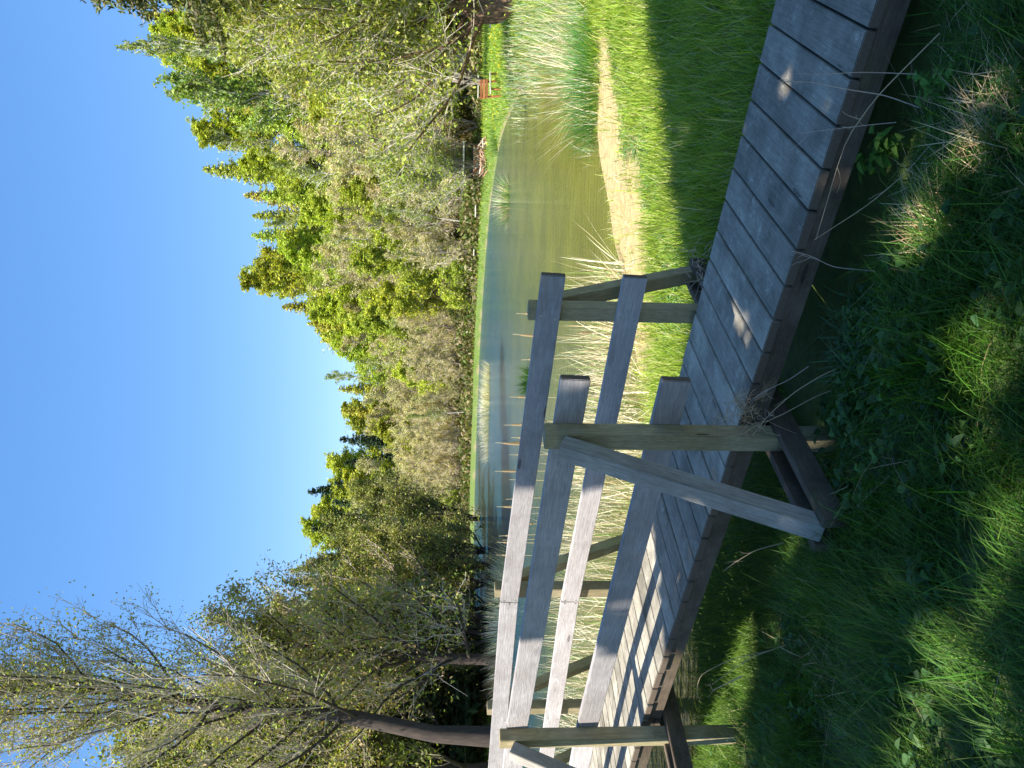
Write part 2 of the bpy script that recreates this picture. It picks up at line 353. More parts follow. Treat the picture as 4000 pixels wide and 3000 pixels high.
def ground_mat():
    mt, t, o = new_mat('ground'); at = N(t, 'ShaderNodeAttribute', attribute_name='tint'); tc = N(t, 'ShaderNodeTexCoord')
    n = N(t, 'ShaderNodeTexNoise', i_Scale=9.0, i_Detail=9.0, i_Roughness=.7); t.links.new(tc.outputs['Object'], n.inputs['Vector'])
    r = ramp(t, [(.3, (.6, .6, .6)), (.7, (1.35, 1.3, 1.2))], n.outputs[0]); c = mixn(t, 1.0, at.outputs['Color'], r.outputs[0], 'MULTIPLY')
    p = N(t, 'ShaderNodeBsdfPrincipled', i_Roughness=.9); t.links.new(c, p.inputs['Base Color'])
    b = N(t, 'ShaderNodeBump', i_Strength=.5, i_Distance=.02); t.links.new(n.outputs[0], b.inputs['Height']); t.links.new(b.outputs[0], p.inputs['Normal'])
    t.links.new(p.outputs[0], o.inputs[0]); return mt
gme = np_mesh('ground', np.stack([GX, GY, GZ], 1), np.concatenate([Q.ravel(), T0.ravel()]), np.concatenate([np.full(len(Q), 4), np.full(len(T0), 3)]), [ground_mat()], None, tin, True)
tag(link(bpy.data.objects.new('ground', gme)), 'grassy and silty ground round the pond rising to a wooded hillside', kind='structure')
# water
def water_mat():
    mt, t, o = new_mat('pond_water'); tc = N(t, 'ShaderNodeTexCoord')
    mp = N(t, 'ShaderNodeMapping'); mp0 = N(t, 'ShaderNodeMapping'); mp0.inputs['Rotation'].default_value = (0, 0, R_(-35.5)); mp.inputs['Scale'].default_value = (.55, 2.4, 1)
    t.links.new(tc.outputs['Object'], mp0.inputs[0]); t.links.new(mp0.outputs[0], mp.inputs[0])
    n1 = N(t, 'ShaderNodeTexNoise', i_Scale=3.2, i_Detail=4.0, i_Roughness=.55); t.links.new(mp.outputs[0], n1.inputs['Vector'])
    n2 = N(t, 'ShaderNodeTexNoise', i_Scale=.25, i_Detail=3.0); t.links.new(tc.outputs['Object'], n2.inputs['Vector'])
    mr = N(t, 'ShaderNodeMapRange', i_1=.35, i_2=.65, i_3=.5, i_4=1.0); t.links.new(n2.outputs[0], mr.inputs[0])
    mm = N(t, 'ShaderNodeMath', operation='MULTIPLY'); t.links.new(n1.outputs[0], mm.inputs[0]); t.links.new(mr.outputs[0], mm.inputs[1])
    b = N(t, 'ShaderNodeBump', i_Strength=1.0, i_Distance=.13); t.links.new(mm.outputs[0], b.inputs['Height'])
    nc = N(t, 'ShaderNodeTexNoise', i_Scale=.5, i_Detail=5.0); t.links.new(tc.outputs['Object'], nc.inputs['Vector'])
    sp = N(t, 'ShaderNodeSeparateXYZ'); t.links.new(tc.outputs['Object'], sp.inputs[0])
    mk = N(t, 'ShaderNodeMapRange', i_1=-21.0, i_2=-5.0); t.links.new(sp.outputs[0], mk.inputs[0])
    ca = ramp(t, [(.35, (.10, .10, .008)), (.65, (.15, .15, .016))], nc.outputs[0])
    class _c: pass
    c = _c(); c.outputs = [mixn(t, mk.outputs[0], (.010, .050, .085), ca.outputs[0])]  # base colour holds painted reflections: sky blue left, tree olive with silt right
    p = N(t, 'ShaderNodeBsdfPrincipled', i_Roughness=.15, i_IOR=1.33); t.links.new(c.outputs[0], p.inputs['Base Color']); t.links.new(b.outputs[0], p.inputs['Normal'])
    t.links.new(p.outputs[0], o.inputs[0]); return mt
wv_ = np.array([(-75, -6, WATER_Z), (3, -6, WATER_Z), (3, 60, WATER_Z), (-75, 60, WATER_Z)])
bw = bmesh.new()
ctr = POND.mean(axis=0); vs = []
for i in range(len(POND)):
    p0 = POND[i - 1]; p1 = POND[i]; p2 = POND[(i + 1) % len(POND)]; d = p2 - p0; nrm_ = np.array([d[1], -d[0]]) / np.hypot(*d)
    q = p1 + nrm_ * .45
    if pond_sd([q[0]], [q[1]])[0] < 0: q = p1 - nrm_ * .45
    vs.append(bw.verts.new((q[0], q[1], WATER_Z)))
bw.faces.new(vs); bmesh.ops.triangulate(bw, faces=bw.faces[:]); bmesh.ops.recalc_face_normals(bw, faces=bw.faces[:])
if sum(f.normal.z for f in bw.faces) < 0: bmesh.ops.reverse_faces(bw, faces=bw.faces[:])
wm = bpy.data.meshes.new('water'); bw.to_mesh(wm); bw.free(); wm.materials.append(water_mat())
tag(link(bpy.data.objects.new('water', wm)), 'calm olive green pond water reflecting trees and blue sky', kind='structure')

# ------------------------------------------------------------------ boardwalk
SLOPE, NODE, WID = .03597, -4.90, 1.0247
def deck_z(X): return SLOPE * min(-X, -NODE)
walk = empty('boardwalk', (-2.0, .5, -.3))
tag(walk, 'weathered timber boardwalk with braced plank railings running along the pond edge', 'boardwalk')
inv = Matrix.Translation((2.0, -.5, .3))
def board(name, p0, p1, w_, h_, mat, up=UP, parent=walk, bev=.004, cut=None):
    """timber from p0 to p1 (centre line), w_ across, h_ along 'up'; its own x axis is its length"""
    p0, p1 = Vector(p0), Vector(p1); x = (p1 - p0); L = x.length; x.normalize()
    z = (Vector(up) - x * Vector(up).dot(x)).normalized(); y = z.cross(x)
    bm = bmesh.new(); bmesh.ops.create_cube(bm, size=1)
    for v in bm.verts: v.co = Vector((v.co.x * L, v.co.y * w_, v.co.z * h_))
    bmesh.ops.bevel(bm, geom=bm.edges[:], offset=bev, segments=2, affect='EDGES')
    # a slight warp so no two edges are ruler straight
    rnd = random.Random(hash((round(p0.x, 3), round(p0.y, 3), round(p0.z, 3))) & 0xffff); a = rnd.uniform(-.0015, .0015)
    for v in bm.verts: v.co.z += a * math.cos(v.co.x / L * 3.1) * 1.0
    me = bpy.data.meshes.new(name); bm.to_mesh(me); bm.free(); me.materials.append(mat); me.materials.append(ENDG)
    for p in me.polygons:
        p.use_smooth = False
        if abs(p.normal.x) > .9 and mat in (DECK, BEAM, RAIL): p.material_index = 1
    o = bpy.data.objects.new(name, me); COL.objects.link(o)
    mw = Matrix.Identity(4)
    for i in range(3): mw[i][0] = x[i]; mw[i][1] = y[i]; mw[i][2] = z[i]; mw[i][3] = ((p0 + p1) / 2)[i]
    if parent is not None:
        o.parent = parent
        MLOC[o.name] = Matrix.Translation(-parent_loc[parent.name]) @ mw; o.matrix_local = MLOC[o.name]
    else: o.matrix_world = mw
    return o
MLOC = {}
parent_loc = {walk.name: Vector((-2.0, .5, -.3))}
rnd = random.Random(5)
PP, G0 = .18685, .1294
TH = .045
for i in range(-9, 50):
    s0 = (G0 + i) * PP + .0056; s1 = (G0 + i + 1) * PP - .0056
    if -s1 < -9.6: break
    zc0, zc1 = deck_z(-s0), deck_z(-s1); xm = -(s0 + s1) / 2; zm = (zc0 + zc1) / 2 - TH / 2 + rnd.uniform(-.0015, .0015)
    up = Vector(((zc1 - zc0) , 0, (s1 - s0)))
    board('plank', (xm, -.006 + rnd.uniform(-.006, .004), zm), (xm, WID + rnd.uniform(-.004, .008), zm), (s1 - s0), TH, DECK, up)
for (Yc) in (.043, .5, WID - .055):
    board('stringer', (1.9, Yc, deck_z(1.9) - TH - .052), (NODE + .002, Yc, deck_z(NODE) - TH - .052), .055, .098, BEAM)
    board('stringer', (NODE - .004, Yc, deck_z(NODE) - TH - .052), (-9.7, Yc, deck_z(NODE) - TH - .052), .055, .098, BEAM)
def screw(rail, X, Y, Z):
    bm = bmesh.new(); bmesh.ops.create_cone(bm, cap_ends=True, segments=10, radius1=.0075, radius2=.006, depth=.003)
    me = bpy.data.meshes.new('screw'); bm.to_mesh(me); bm.free(); me.materials.append(STEEL)
    o = bpy.data.objects.new('screw', me); COL.objects.link(o); o.parent = rail
    mw = Matrix.Translation((X, Y, Z)) @ Matrix.Rotation(R_(90), 4, 'X')
    o.matrix_local = MLOC[rail.name].inverted() @ (Matrix.Translation(-parent_loc[walk.name]) @ mw)
H1, H3, BH = .984 - .074, .478 - .074, .148
def rails(yc, xs):
    for (xa, xb) in xs:
        for h in (H1, H3):
            r = board('handrail', (xa, yc, deck_z(xa) + h), (xb, yc, deck_z(xb) + h), .045, BH, RAIL if yc < .5 else RAIL)
            for X in POSTX:
                for e in (-1, 1):
                    X2 = X if not abs(X - NODE) < .1 else (NODE + .02 if xa > NODE + .1 else NODE - .02)
                    if min(xa, xb) - .001 <= X2 <= max(xa, xb) + .001 and (yc > .5 or True):
                        screw(r, X2 + (.012 * e if abs(X - NODE) > .1 else 0), yc - .0235, deck_z(X2) + h + e * .045)
POSTX = (-2.17, -4.90, -6.60, -8.3)
rails(-.0275, ((-1.852, NODE + .0015), (NODE - .0015, -9.6)))
rails(WID + .0725, ((-1.874, NODE + .0015), (NODE - .0015, -9.6)))
for X in POSTX:
    dz = deck_z(X); g0 = float(ground_z(np.array([X]), np.array([-.1]))[0])
    nx = X - (.0 if X > -3 else .03)
    board('post', (nx, -.099, g0 - .25), (nx, -.099, dz + 1.035), .098, .098, POST, up=(0, 1, 0))
    fx = X + (0 if X > -3 else .05)
    g1 = float(ground_z(np.array([X]), np.array([1.17]))[0])
    board('post', (fx, WID + .144, g1 - .25), (fx, WID + .144, dz + 1.03), .098, .098, POST, up=(0, 1, 0))
    bz = dz - TH - .098 - .062
    for dx in (.075, -.075):
        board('crossbeam', (X + dx, -.79, bz), (X + dx, WID + .75, bz), .048, .118, BEAM)
    # braces: from the outer face of each post down between the beam ends
    board('brace', (nx, -.188, dz + .955), (nx, -.742, bz + .02), .095, .092, BRACE, up=(0, -1, .4))
    board('brace', (fx, WID + .232, dz + .90), (fx, WID + .70, bz + .02), .095, .092, POST, up=(0, 1, .4))

# ------------------------------------------------------------------ trees
def arc(rng, p, d, L, n, up=.25, wig=.12):
    """a limb's centre line bending upward"""
    pts = [np.array(p, float)]; d = np.array(d, float); d /= np.linalg.norm(d)
    for i in range(n):
        d = d + np.array([0, 0, up / n * 2.0]) + rng.normal(0, wig, 3); d /= np.linalg.norm(d); pts.append(pts[-1] + d * L / n)
    return np.array(pts)
def broadleaf(rng, H, R, base=.18, nl=26, twigs=7, lf=6, lsize=.16, cols=((.16, .25, .03),), trunk_r=.13, bark=BARK_GREY, lean=(0, 0), leafP=1.0,
              up=.5, stems=1, top_pow=.8, twig_t=(.55, .5, .42), trunk_pts=None, sub=4, leafspread=.28, limb_el=(.15, 1.0), crownleaf=LEAF, twig_r=.012, trunk_k=8, limb_k=.38):
    """returns (trunk mesh, crown mesh): tapered trunk and limbs; fine twigs and loose leaves"""
    gt = Geo(); gc = Geo(); LP = []; T0_, T1_, TR0, TR1 = [], [], [], []
    for s in range(stems):
        if trunk_pts is not None: tp = np.array(trunk_pts, float)
        else:
            a = rng.uniform(0, 6.28); k = (0 if stems == 1 else .28)
            tp = arc(rng, (0, 0, -.15), (lean[0] + k * math.cos(a), lean[1] + k * math.sin(a), 1), H * (1 if s == 0 else rng.uniform(.7, 1)), 12, .12, .045)
        n = len(tp); tr = trunk_r * (1 - np.linspace(0, 1, n) ** 1.1 * .93) / (1 if stems == 1 else 1.3); tr[0] *= 1.35
        tube(gt, tp, tr, trunk_k, wob=.12, rng=rng)
        for i in range(nl if stems == 1 else max(6, nl // stems + 2)):
            t = base + (1 - base) * (i + rng.uniform(0, 1)) / (nl if stems == 1 else max(6, nl // stems + 2)); t = min(t, .985)
            f = t * (n - 1); k = int(f); p = tp[k] * (1 - (f - k)) + tp[min(k + 1, n - 1)] * (f - k)
            a = i * 2.4 + rng.uniform(-.5, .5); prof = (max(.05, 1 - ((t - base) / (1 - base))) ** top_pow) * .8 + .22
            L = R * prof * rng.uniform(.65, 1.2); el = rng.uniform(*limb_el) + t * .35
            lp = arc(rng, p, (math.cos(a) * math.cos(el), math.sin(a) * math.cos(el), math.sin(el)), L, 6, up, .13)
            r0 = max(.012, trunk_r * limb_k * (1 - t * .7)); rad = np.linspace(r0, r0 * .25, len(lp))
            for q in range(len(lp) - 1):
                T0_.append(lp[q]); T1_.append(lp[q + 1]); TR0.append(rad[q]); TR1.append(rad[q + 1])
            for j in range(twigs):
                u = rng.uniform(.2, 1); f2 = u * (len(lp) - 1); k2 = min(int(f2), len(lp) - 2); pp = lp[k2] + (lp[k2 + 1] - lp[k2]) * (f2 - k2)
                d0 = lp[k2 + 1] - lp[k2]; d0 /= np.linalg.norm(d0); dd = d0 + rng.normal(0, .65, 3) + np.array([0, 0, .25])
                l2 = L * rng.uniform(.22, .5) * (1.15 - u * .5) + .15; tw = arc(rng, pp, dd, l2, 3, up * .7, .16)
                for q in range(3):
                    T0_.append(tw[q]); T1_.append(tw[q + 1]); TR0.append(twig_r * (1.3 - q * .3)); TR1.append(twig_r * (1.0 - q * .3))
                for e in range(sub):
                    k3 = rng.integers(0, 3); a3 = tw[k3] + (tw[k3 + 1] - tw[k3]) * rng.uniform(0, 1)
                    d3 = (tw[k3 + 1] - tw[k3]) / (np.linalg.norm(tw[k3 + 1] - tw[k3]) + 1e-6) + rng.normal(0, .6, 3) + np.array([0, 0, .2]); d3 /= np.linalg.norm(d3)
                    b3 = a3 + d3 * l2 * rng.uniform(.25, .55)
                    T0_.append(a3); T1_.append(b3); TR0.append(twig_r * .7); TR1.append(twig_r * .35)
                    if rng.random() < leafP:
                        q = rng.integers(max(1, lf // 2), lf + 1)
                        LP.append(a3 + (b3 - a3) * rng.uniform(.2, 1.1, (q, 1)) + rng.normal(0, leafspread * l2 * .35 + .03, (q, 3)))
    T0a = np.array(T0_); r0a = np.array(TR0); big = r0a > twig_r * 1.6
    prisms(gt, T0a[big], np.array(T1_)[big], r0a[big], np.array(TR1)[big], 5)
    tt = np.clip(rng.normal(1, .18, (int((~big).sum()), 1)) * np.array([[1, 1, 1]]), .4, 1.6) * np.array(twig_t)
    prisms(gc, T0a[~big], np.array(T1_)[~big], r0a[~big], np.array(TR1)[~big], 3, tt, 1)
    if LP:
        LP = np.concatenate(LP); leaves(gc, LP, lsize, rng, mixc(rng, len(LP), cols, None, .22), 0)
    return gt.mesh('trunk', [bark], True), gc.mesh('crown', [crownleaf, TWIG])
TWIG = leaf_mat('twigs', trans=0, rough=.85, hue=.01, val=.15)
def conifer(rng, H, R, cols=((.035, .06, .018),), nw=30, per=7, droop=.35, nsz=.2, trunk_r=.14, base=.05, dens=16, bark=BARK_DARK, col2=None, loose=1.0):
    gt = Geo(); gc = Geo(); tp = arc(rng, (0, 0, -.15), (0, 0, 1), H, 10, 0, .012); tube(gt, tp, np.linspace(trunk_r, .015, 11), 7)
    P0, P1, LP = [], [], []
    for i in range(nw):
        t = base + (1 - base) * (i + .5) / nw; z = t * H
        c = tp[min(10, int(t * 10))] * np.array([1, 1, 0]); L0 = R * (1 - t) ** .85 + .12
        for j in range(per):
            a = rng.uniform(0, 6.28); L = L0 * rng.uniform(.6, 1.15); n = 5; p = np.array([c[0], c[1], z + rng.uniform(-.15, .15)])
            d = np.array([math.cos(a), math.sin(a), .18]); pts = [p]
            for k in range(n):
                d = d + np.array([0, 0, -droop / n * 1.4 if k < n - 2 else .12]); d /= np.linalg.norm(d); pts.append(pts[-1] + d * L / n)
            pts = np.array(pts); P0.append(pts[:-1]); P1.append(pts[1:])
            m = max(4, int(dens * L)); u = rng.uniform(.12, 1.03, m) * n; k = np.clip(u.astype(int), 0, n - 1)
            q = pts[k] + (pts[k + 1] - pts[k]) * (u - k)[:, None]
            sp = (.10 + .16 * (1 - u / n) * L)[:, None] * loose
            q = q + rng.normal(0, 1, (m, 3)) * sp * np.array([1, 1, .35]) + np.array([0, 0, -.05 * L]) * rng.uniform(0, 1, (m, 1)); LP.append(q)
    prisms(gc, np.concatenate(P0), np.concatenate(P1), .018, .01, 3, (.3, .24, .18), 1)
    LP = np.concatenate(LP); leaves(gc, LP, nsz, rng, mixc(rng, len(LP), cols, None, .25), 0, asp=2.2)
    return gt.mesh('trunk', [bark], True), gc.mesh('crown', [NEEDLE, TWIG])
def plant_tree(name, meshes, loc, scale, rz, label, cat='tree', group=None, sz=None):
    r = empty(name, loc, rz); r.scale = (scale, scale, scale if sz is None else sz); tag(r, label, cat, group)
    for n, me in zip(('trunk', 'crown'), meshes): link(bpy.data.objects.new(n, me), r)
    return r
rg = np.random.default_rng(7)
GREEN = ((.46, .52, .05), (.38, .46, .04), (.54, .57, .08), (.26, .34, .035))
YELL = ((.54, .56, .06), (.46, .50, .045), (.43, .42, .06), (.22, .28, .03))
BUD = ((.46, .47, .13), (.38, .40, .09), (.50, .42, .24), (.56, .52, .28))
OLIVE = ((.15, .18, .035), (.20, .22, .05), (.10, .14, .025), (.25, .20, .07))
leafy = [broadleaf(rg, 10, 3.1, .16, 40, 12, 12, .125, GREEN if i < 2 else YELL, .14, sub=6, top_pow=.7, limb_el=(.1, .8)) for i in range(3)]
bare = [broadleaf(rg, 8, 2.5, .06, 30, 9, 4, .085, BUD, .08, sub=8, leafP=.62, stems=3, twig_t=((.70, .58, .45), (.78, .68, .55))[i % 2], twig_r=.011, limb_el=(.5, 1.2), leafspread=.3, bark=BARK_GREY) for i in range(3)]
birch = [broadleaf(rg, 10, 2.0, .3, 24, 8, 5, .10, ((.30, .38, .06), (.36, .40, .10)), .09, bark=BARK_PALE, sub=5, leafP=.75, twig_t=(.75, .7, .62), twig_r=.011, limb_el=(.6, 1.2)) for i in range(2)]
spruce = [conifer(rg, 12, 2.3, ((.030, .055, .022), (.045, .08, .025)), 34, 8) for i in range(2)]
larch = [conifer(rg, 12, 2.5, ((.46, .50, .05), (.54, .54, .08), (.32, .37, .035)), 36, 10, loose=1.15, nsz=.13, dens=30, droop=d_) for d_ in (.2, .45)]
shrub = [broadleaf(rg, 3.2, 1.6, .03, 22, 8, 6, .11, (GREEN, OLIVE)[i], .035, sub=5, stems=4, up=.4, twig_r=.008, leafP=.8, twig_t=(.5, .42, .34)) for i in range(2)]
def top_of(ms):
    me = ms[1]; a = np.empty(len(me.vertices) * 3, dtype=np.float32); me.vertices.foreach_get('co', a); return float(np.percentile(a[2::3], 99.4))
KINDS = {
 'leafy': ('broadleaf_tree', leafy, [top_of(q) for q in leafy], 'bright green broadleaf tree', 'green broadleaf trees on the slope'),
 'bare': ('budding_tree', bare, [top_of(q) for q in bare], 'twiggy grey budding tree', 'budding grey trees along the far bank'),
 'birch': ('birch_tree', birch, [top_of(q) for q in birch], 'slender pale trunked birch', 'pale birches beyond the pond'),
 'spruce': ('spruce_tree', spruce, [top_of(q) for q in spruce], 'dark pointed spruce', 'dark spruces beyond the pond'),
 'larch': ('larch_tree', larch, [top_of(q) for q in larch], 'ragged yellow green larch', 'yellow green larches on the slope'),
 'shrub': ('bank_shrub', shrub, [top_of(q) for q in shrub], 'low bushy shrub', 'shrubs at the foot of the far trees')}
NTH = ['1st', '2nd', '3rd'] + ['%dth' % i for i in range(4, 21)] + ['21st', '22nd', '23rd'] + ['%dth' % i for i in range(24, 31)] + ['31st', '32nd', '33rd'] + ['%dth' % i for i in range(34, 90)]
ROWN = {0: 'in the waterside row', 1: 'in the second row', 2: 'in the third row', 3: 'in the fourth row', 4: 'in the upper row', 5: 'in the skyline row'}
placed = []
def nice_rand(seed): return np.random.default_rng(seed)
rf = nice_rand(21)
# rows: distance past the tree line, photo-row step in metres, share of the skyline's height each row's tops reach
for row, (b0, b1, step, fr) in enumerate(((.8, 3.0, 1.7, .40), (4.5, 7.5, 2.0, .54), (10, 14, 2.4, .68), (17, 21, 2.4, .80), (25, 30, 2.5, .91), (34, 39, 2.5, 1.0))):
    y = -330.0
    while y < 3250:
        tr = float(np.interp(y, *TREE_R)); b = rf.uniform(b0, b1); dist = tr + b
        ang = math.atan((1500 - y) / FPX); d = fw0 * math.cos(ang) + rt0 * math.sin(ang)
        X, Y = CN[0] + d.x * dist, CN[1] + d.y * dist; g = float(ground_z(np.array([X]), np.array([Y]))[0])
        tan = (1772 - np.interp(y, *SKYX)) / FPX * math.cos(ang)
        want = dist * tan * fr * (rf.uniform(.82, 1.0) if row < 5 else rf.uniform(.93, 1.05)) + 1.58 - g
        q = rf.random()
        if row == 0: kind = 'bare' if q < .72 else ('birch' if q < .84 else 'shrub')
        elif row == 1: kind = 'bare' if q < .72 else ('birch' if q < .82 else 'leafy')
        elif row in (2, 3): kind = ('bare' if q < (.80, .5)[row - 2] else 'leafy' if q < .9 else 'birch')
        else: kind = 'leafy' if q < .42 else ('birch' if q < .50 else 'larch' if q < .985 else 'spruce')
        if y < 420 and row < 4 and kind == 'bare' and q > .3: kind = 'leafy'
        if 1700 < y < 2150 and row >= 4: kind = 'spruce' if q < .7 else 'leafy'
        if y > 2080 and row >= 2: kind = 'spruce' if q < .45 else ('birch' if q < .7 else 'leafy')
        lo, hi = {'leafy': (5, 16), 'bare': (3.6, 10), 'birch': (6, 15), 'spruce': (6, 17), 'larch': (7, 17), 'shrub': (2, 4)}[kind]
        want = min(max(want, lo), hi); k = KINDS[kind]; mi = int(rf.integers(len(k[1])))
        if kind == 'shrub': want = rf.uniform(2.0, 3.6)
        placed.append((kind, row, y, (X, Y, g), want / k[2][mi], mi, rf.uniform(0, 6.28)))
        y += step * rf.uniform(.8, 1.2) / dist * FPX / math.cos(ang) ** 0
cnt = {}
for kind, row, y, loc, s_, mi, rz in placed:
    cnt[(kind, row)] = cnt.get((kind, row), 0) + 1; k = KINDS[kind]
    lab = k[3] + ', ' + NTH[cnt[(kind, row)] - 1] + ' such from the bench end ' + ROWN[row]
    wd = s_ * ((1.5 if row > 2 else 1.3) if kind in ('leafy', 'bare') else 1.1)
    plant_tree(k[0], k[1][mi], loc, wd, rz, lab, 'shrub' if kind == 'shrub' else 'tree', k[4], s_)
# single trees one can tell apart ---------------------------------------------------------------
def at_local(path, loc): return [np.array(p) - np.array(loc) for p in path]
def gz(X, Y): return float(ground_z(np.array([X]), np.array([Y]))[0])
def place_dir(y, dist):
    ang = math.atan((1500 - y) / FPX); d = fw0 * math.cos(ang) + rt0 * math.sin(ang); X, Y = CN[0] + d.x * dist, CN[1] + d.y * dist
    return (X, Y, gz(X, Y))
r1 = np.random.default_rng(11)
# willow on the right bank: short gnarled trunk, wide fan of pale limbs
wl = place_dir(45, 28.5); wp = [np.array(q) for q in ((.45, 0, -.3), (.3, .0, .25), (.0, .05, .7), (-.05, .0, 1.1), (.22, .1, 1.6), (.45, 0, 2.1), (.4, .1, 3.0), (.5, 0, 4.4), (.3, .1, 6.2), (.4, 0, 8.2))]
WIL = ((.42, .48, .05), (.48, .50, .09), (.32, .42, .05), (.44, .42, .14))
wil = broadleaf(r1, 9, 5.4, .22, 56, 14, 13, .09, WIL, .50, bark=BARK_RED, trunk_pts=wp, sub=7, leafP=.85, twig_t=(.62, .55, .42), twig_r=.012, top_pow=.45, limb_el=(.1, .9), up=.35, trunk_k=12, leafspread=.35, limb_k=.2)
t_ = plant_tree('willow_tree', wil, wl, 1.0, YAW * math.pi / 180, 'spreading willow with a gnarled brown trunk on the meadow edge', 'willow'); 
wil2 = broadleaf(r1, 8, 4.2, .05, 40, 10, 7, .11, WIL, .12, sub=6, leafP=.85, stems=4, twig_t=(.72, .66, .58), twig_r=.013, top_pow=.5, limb_el=(.3, 1.1))
plant_tree('willow_tree', wil2, place_dir(330, 47), 1.15, .7, 'bushy yellow green willow standing behind the orange bench', 'willow', None, 1.2)
plant_tree('willow_tree', wil2, place_dir(640, 52), 1.0, 2.7, 'low yellow green willow just left of the firewood shelter', 'willow', None, .85)
plant_tree('willow_tree', wil2, place_dir(-60, 44), 1.5, 4.4, 'tall yellow green willow behind the gnarled willow trunk', 'willow', None, 1.5)
# olive conifer cut by the picture edge
oc = conifer(r1, 17.5, 4.6, ((.16, .17, .045), (.11, .13, .03), (.20, .17, .06)), 40, 12, droop=.75, nsz=.085, dens=90, trunk_r=.22, loose=.8, base=.5)
plant_tree('conifer_tree', oc, place_dir(-185, 24), 1.0, 1.0, 'tall olive conifer whose drooping boughs reach in beside the willow', 'conifer')
# three pale bare trees that rise above the skyline
for yy, dd, hh, lab in ((235, 66, 17.0, 'pale tree with bare top twigs above the skyline near the conifer'), (1080, 96, 19, 'thin pale tree poking bare twigs above the slope mid skyline')):
    l = place_dir(yy, dd); plant_tree('birch_tree', birch[0], l, 1.3, 2.0, lab, 'tree', None, ((1772 - float(np.interp(yy, *SKYX)) + 60) / FPX * dd + 1.6 - l[2]) / top_of(birch[0]))
gt_ = place_dir(430, 74); grand = broadleaf(r1, 12, 3.6, .35, 34, 9, 7, .17, ((.24, .32, .05), (.30, .34, .08), (.16, .24, .04)), .22, bark=BARK_PALE, sub=5, leafP=.8, twig_t=(.6, .55, .46), top_pow=.5, limb_el=(.3, 1.1))
plant_tree('broadleaf_tree', grand, gt_, ((1772 - 670) / FPX * 74 + 1.6 - gt_[2]) / top_of(grand) * .9, 1.2, 'tallest airy green tree with a pale forked trunk on the skyline', 'tree')
# dry pale outcrop among the trees (sunlit rock)
# tall alder on the left shore
D1 = 28.0; path = [atd(x, y, D1) for x, y in ((1990, 2885), (1700, 2866), (1500, 2826), (1300, 2787), (1050, 2768), (850, 2757), (600, 2722), (400, 2697), (200, 2690), (0, 2690), (-300, 2680), (-700, 2672), (-1050, 2668))]
al = (path[0][0], path[0][1], gz(path[0][0], path[0][1])); path[0][2] = al[2] - .3
ALD = ((.42, .44, .09), (.34, .38, .08), (.42, .36, .18), (.26, .32, .06))
ald = broadleaf(r1, 24, 5.3, .2, 74, 13, 9, .068, ALD, .27, bark=BARK_DARK, trunk_pts=at_local(path, al), sub=8, leafP=.75, twig_t=(.42, .36, .28), twig_r=.013, top_pow=.4, limb_el=(.25, .95), up=.45, trunk_k=12, leafspread=.4, limb_k=.26)
plant_tree('alder_tree', ald, al, 1.0, 0, 'tall leaning alder with fine new leaves against the sky', 'alder')
tw = broadleaf(r1, 10, 4.6, .2, 38, 12, 12, .08, ((.34, .33, .07), (.36, .26, .12), (.26, .32, .05)), .24, bark=BARK_DARK, sub=7, leafP=.8, twig_t=(.48, .40, .32), twig_r=.013, top_pow=.5, limb_el=(-.15, .8), up=.3, leafspread=.4, lean=(.05, .1))
plant_tree('alder_tree', tw, place_dir(2590, 31), 1.0, 0, 'dark trunked alder with pale twisted twigs above the far reeds', 'alder')
plant_tree('alder_tree', tw, place_dir(2860, 35), 1.15, 2.2, 'alder with brown catkins directly behind the tall leaning one', 'alder')
plant_tree('alder_tree', tw, place_dir(2420, 40), 1.1, 4.0, 'spreading alder over the end of the pond, first past the dark trunk', 'alder')
dk = broadleaf(r1, 12, 4.0, .08, 44, 11, 9, .11, ((.22, .25, .04), (.15, .19, .03), (.26, .25, .06)), .26, bark=BARK_DARK, sub=6, leafP=.95, twig_t=(.4, .33, .25), twig_r=.013, top_pow=.45, limb_el=(.1, .9), leafspread=.35)
plant_tree('alder_tree', dk, place_dir(3010, 33), 1.05, 0, 'dense olive leaved alder at the left shore beside the boardwalk end', 'alder')
for i, (yy, dd, hh, lab) in enumerate(((2040, 60, 11.5, 'brown green budding alder on the left shore, farthest along it'), (2160, 52, 11, 'brown green budding alder, second of the left shore line'), (2270, 50, 9.5, 'brown green budding alder, third of the left shore line'),
        (2360, 45, 9.5, 'brown green budding alder, fourth of the left shore line'), (2500, 38, 9, 'brown green budding alder, fifth of the left shore line'), (2230, 44, 9.2, 'slim budding alder leaning over the far corner of water'))):
    if i == 0: ba = broadleaf(r1, 10, 3.2, .08, 38, 12, 13, .09, ((.34, .36, .06), (.36, .33, .11), (.15, .18, .035)), .15, bark=BARK_DARK, sub=7, leafP=.75, stems=2, twig_t=(.26, .20, .14), twig_r=.013, top_pow=.5, limb_el=(.3, 1.1), leafspread=.35)
    plant_tree('alder_tree', ba, place_dir(yy, dd), hh / 10 * 1.1, i * 1.3, lab, 'alder', 'budding alders along the left shore', hh / 10)
for i, (yy, dd, hh, lab) in enumerate(((2560, 46, 11, 'dark spruce behind the alders, nearest the water corner'), (2660, 42, 12, 'dark spruce behind the alders, second from the water corner'), (2760, 44, 13, 'dark spruce behind the leaning alder trunk'),
        (2870, 38, 12.5, 'dark spruce left of the leaning alder trunk'), (2980, 41, 15, 'tallest dark spruce at the left end of the shore'), (3080, 36, 12, 'dark spruce behind the dense olive alder'))):
    plant_tree('spruce_tree', spruce[i % 2], place_dir(yy, dd), hh / 12 * 1.15, i * .9, lab, 'spruce', 'dark spruces behind the left shore', hh / 12)
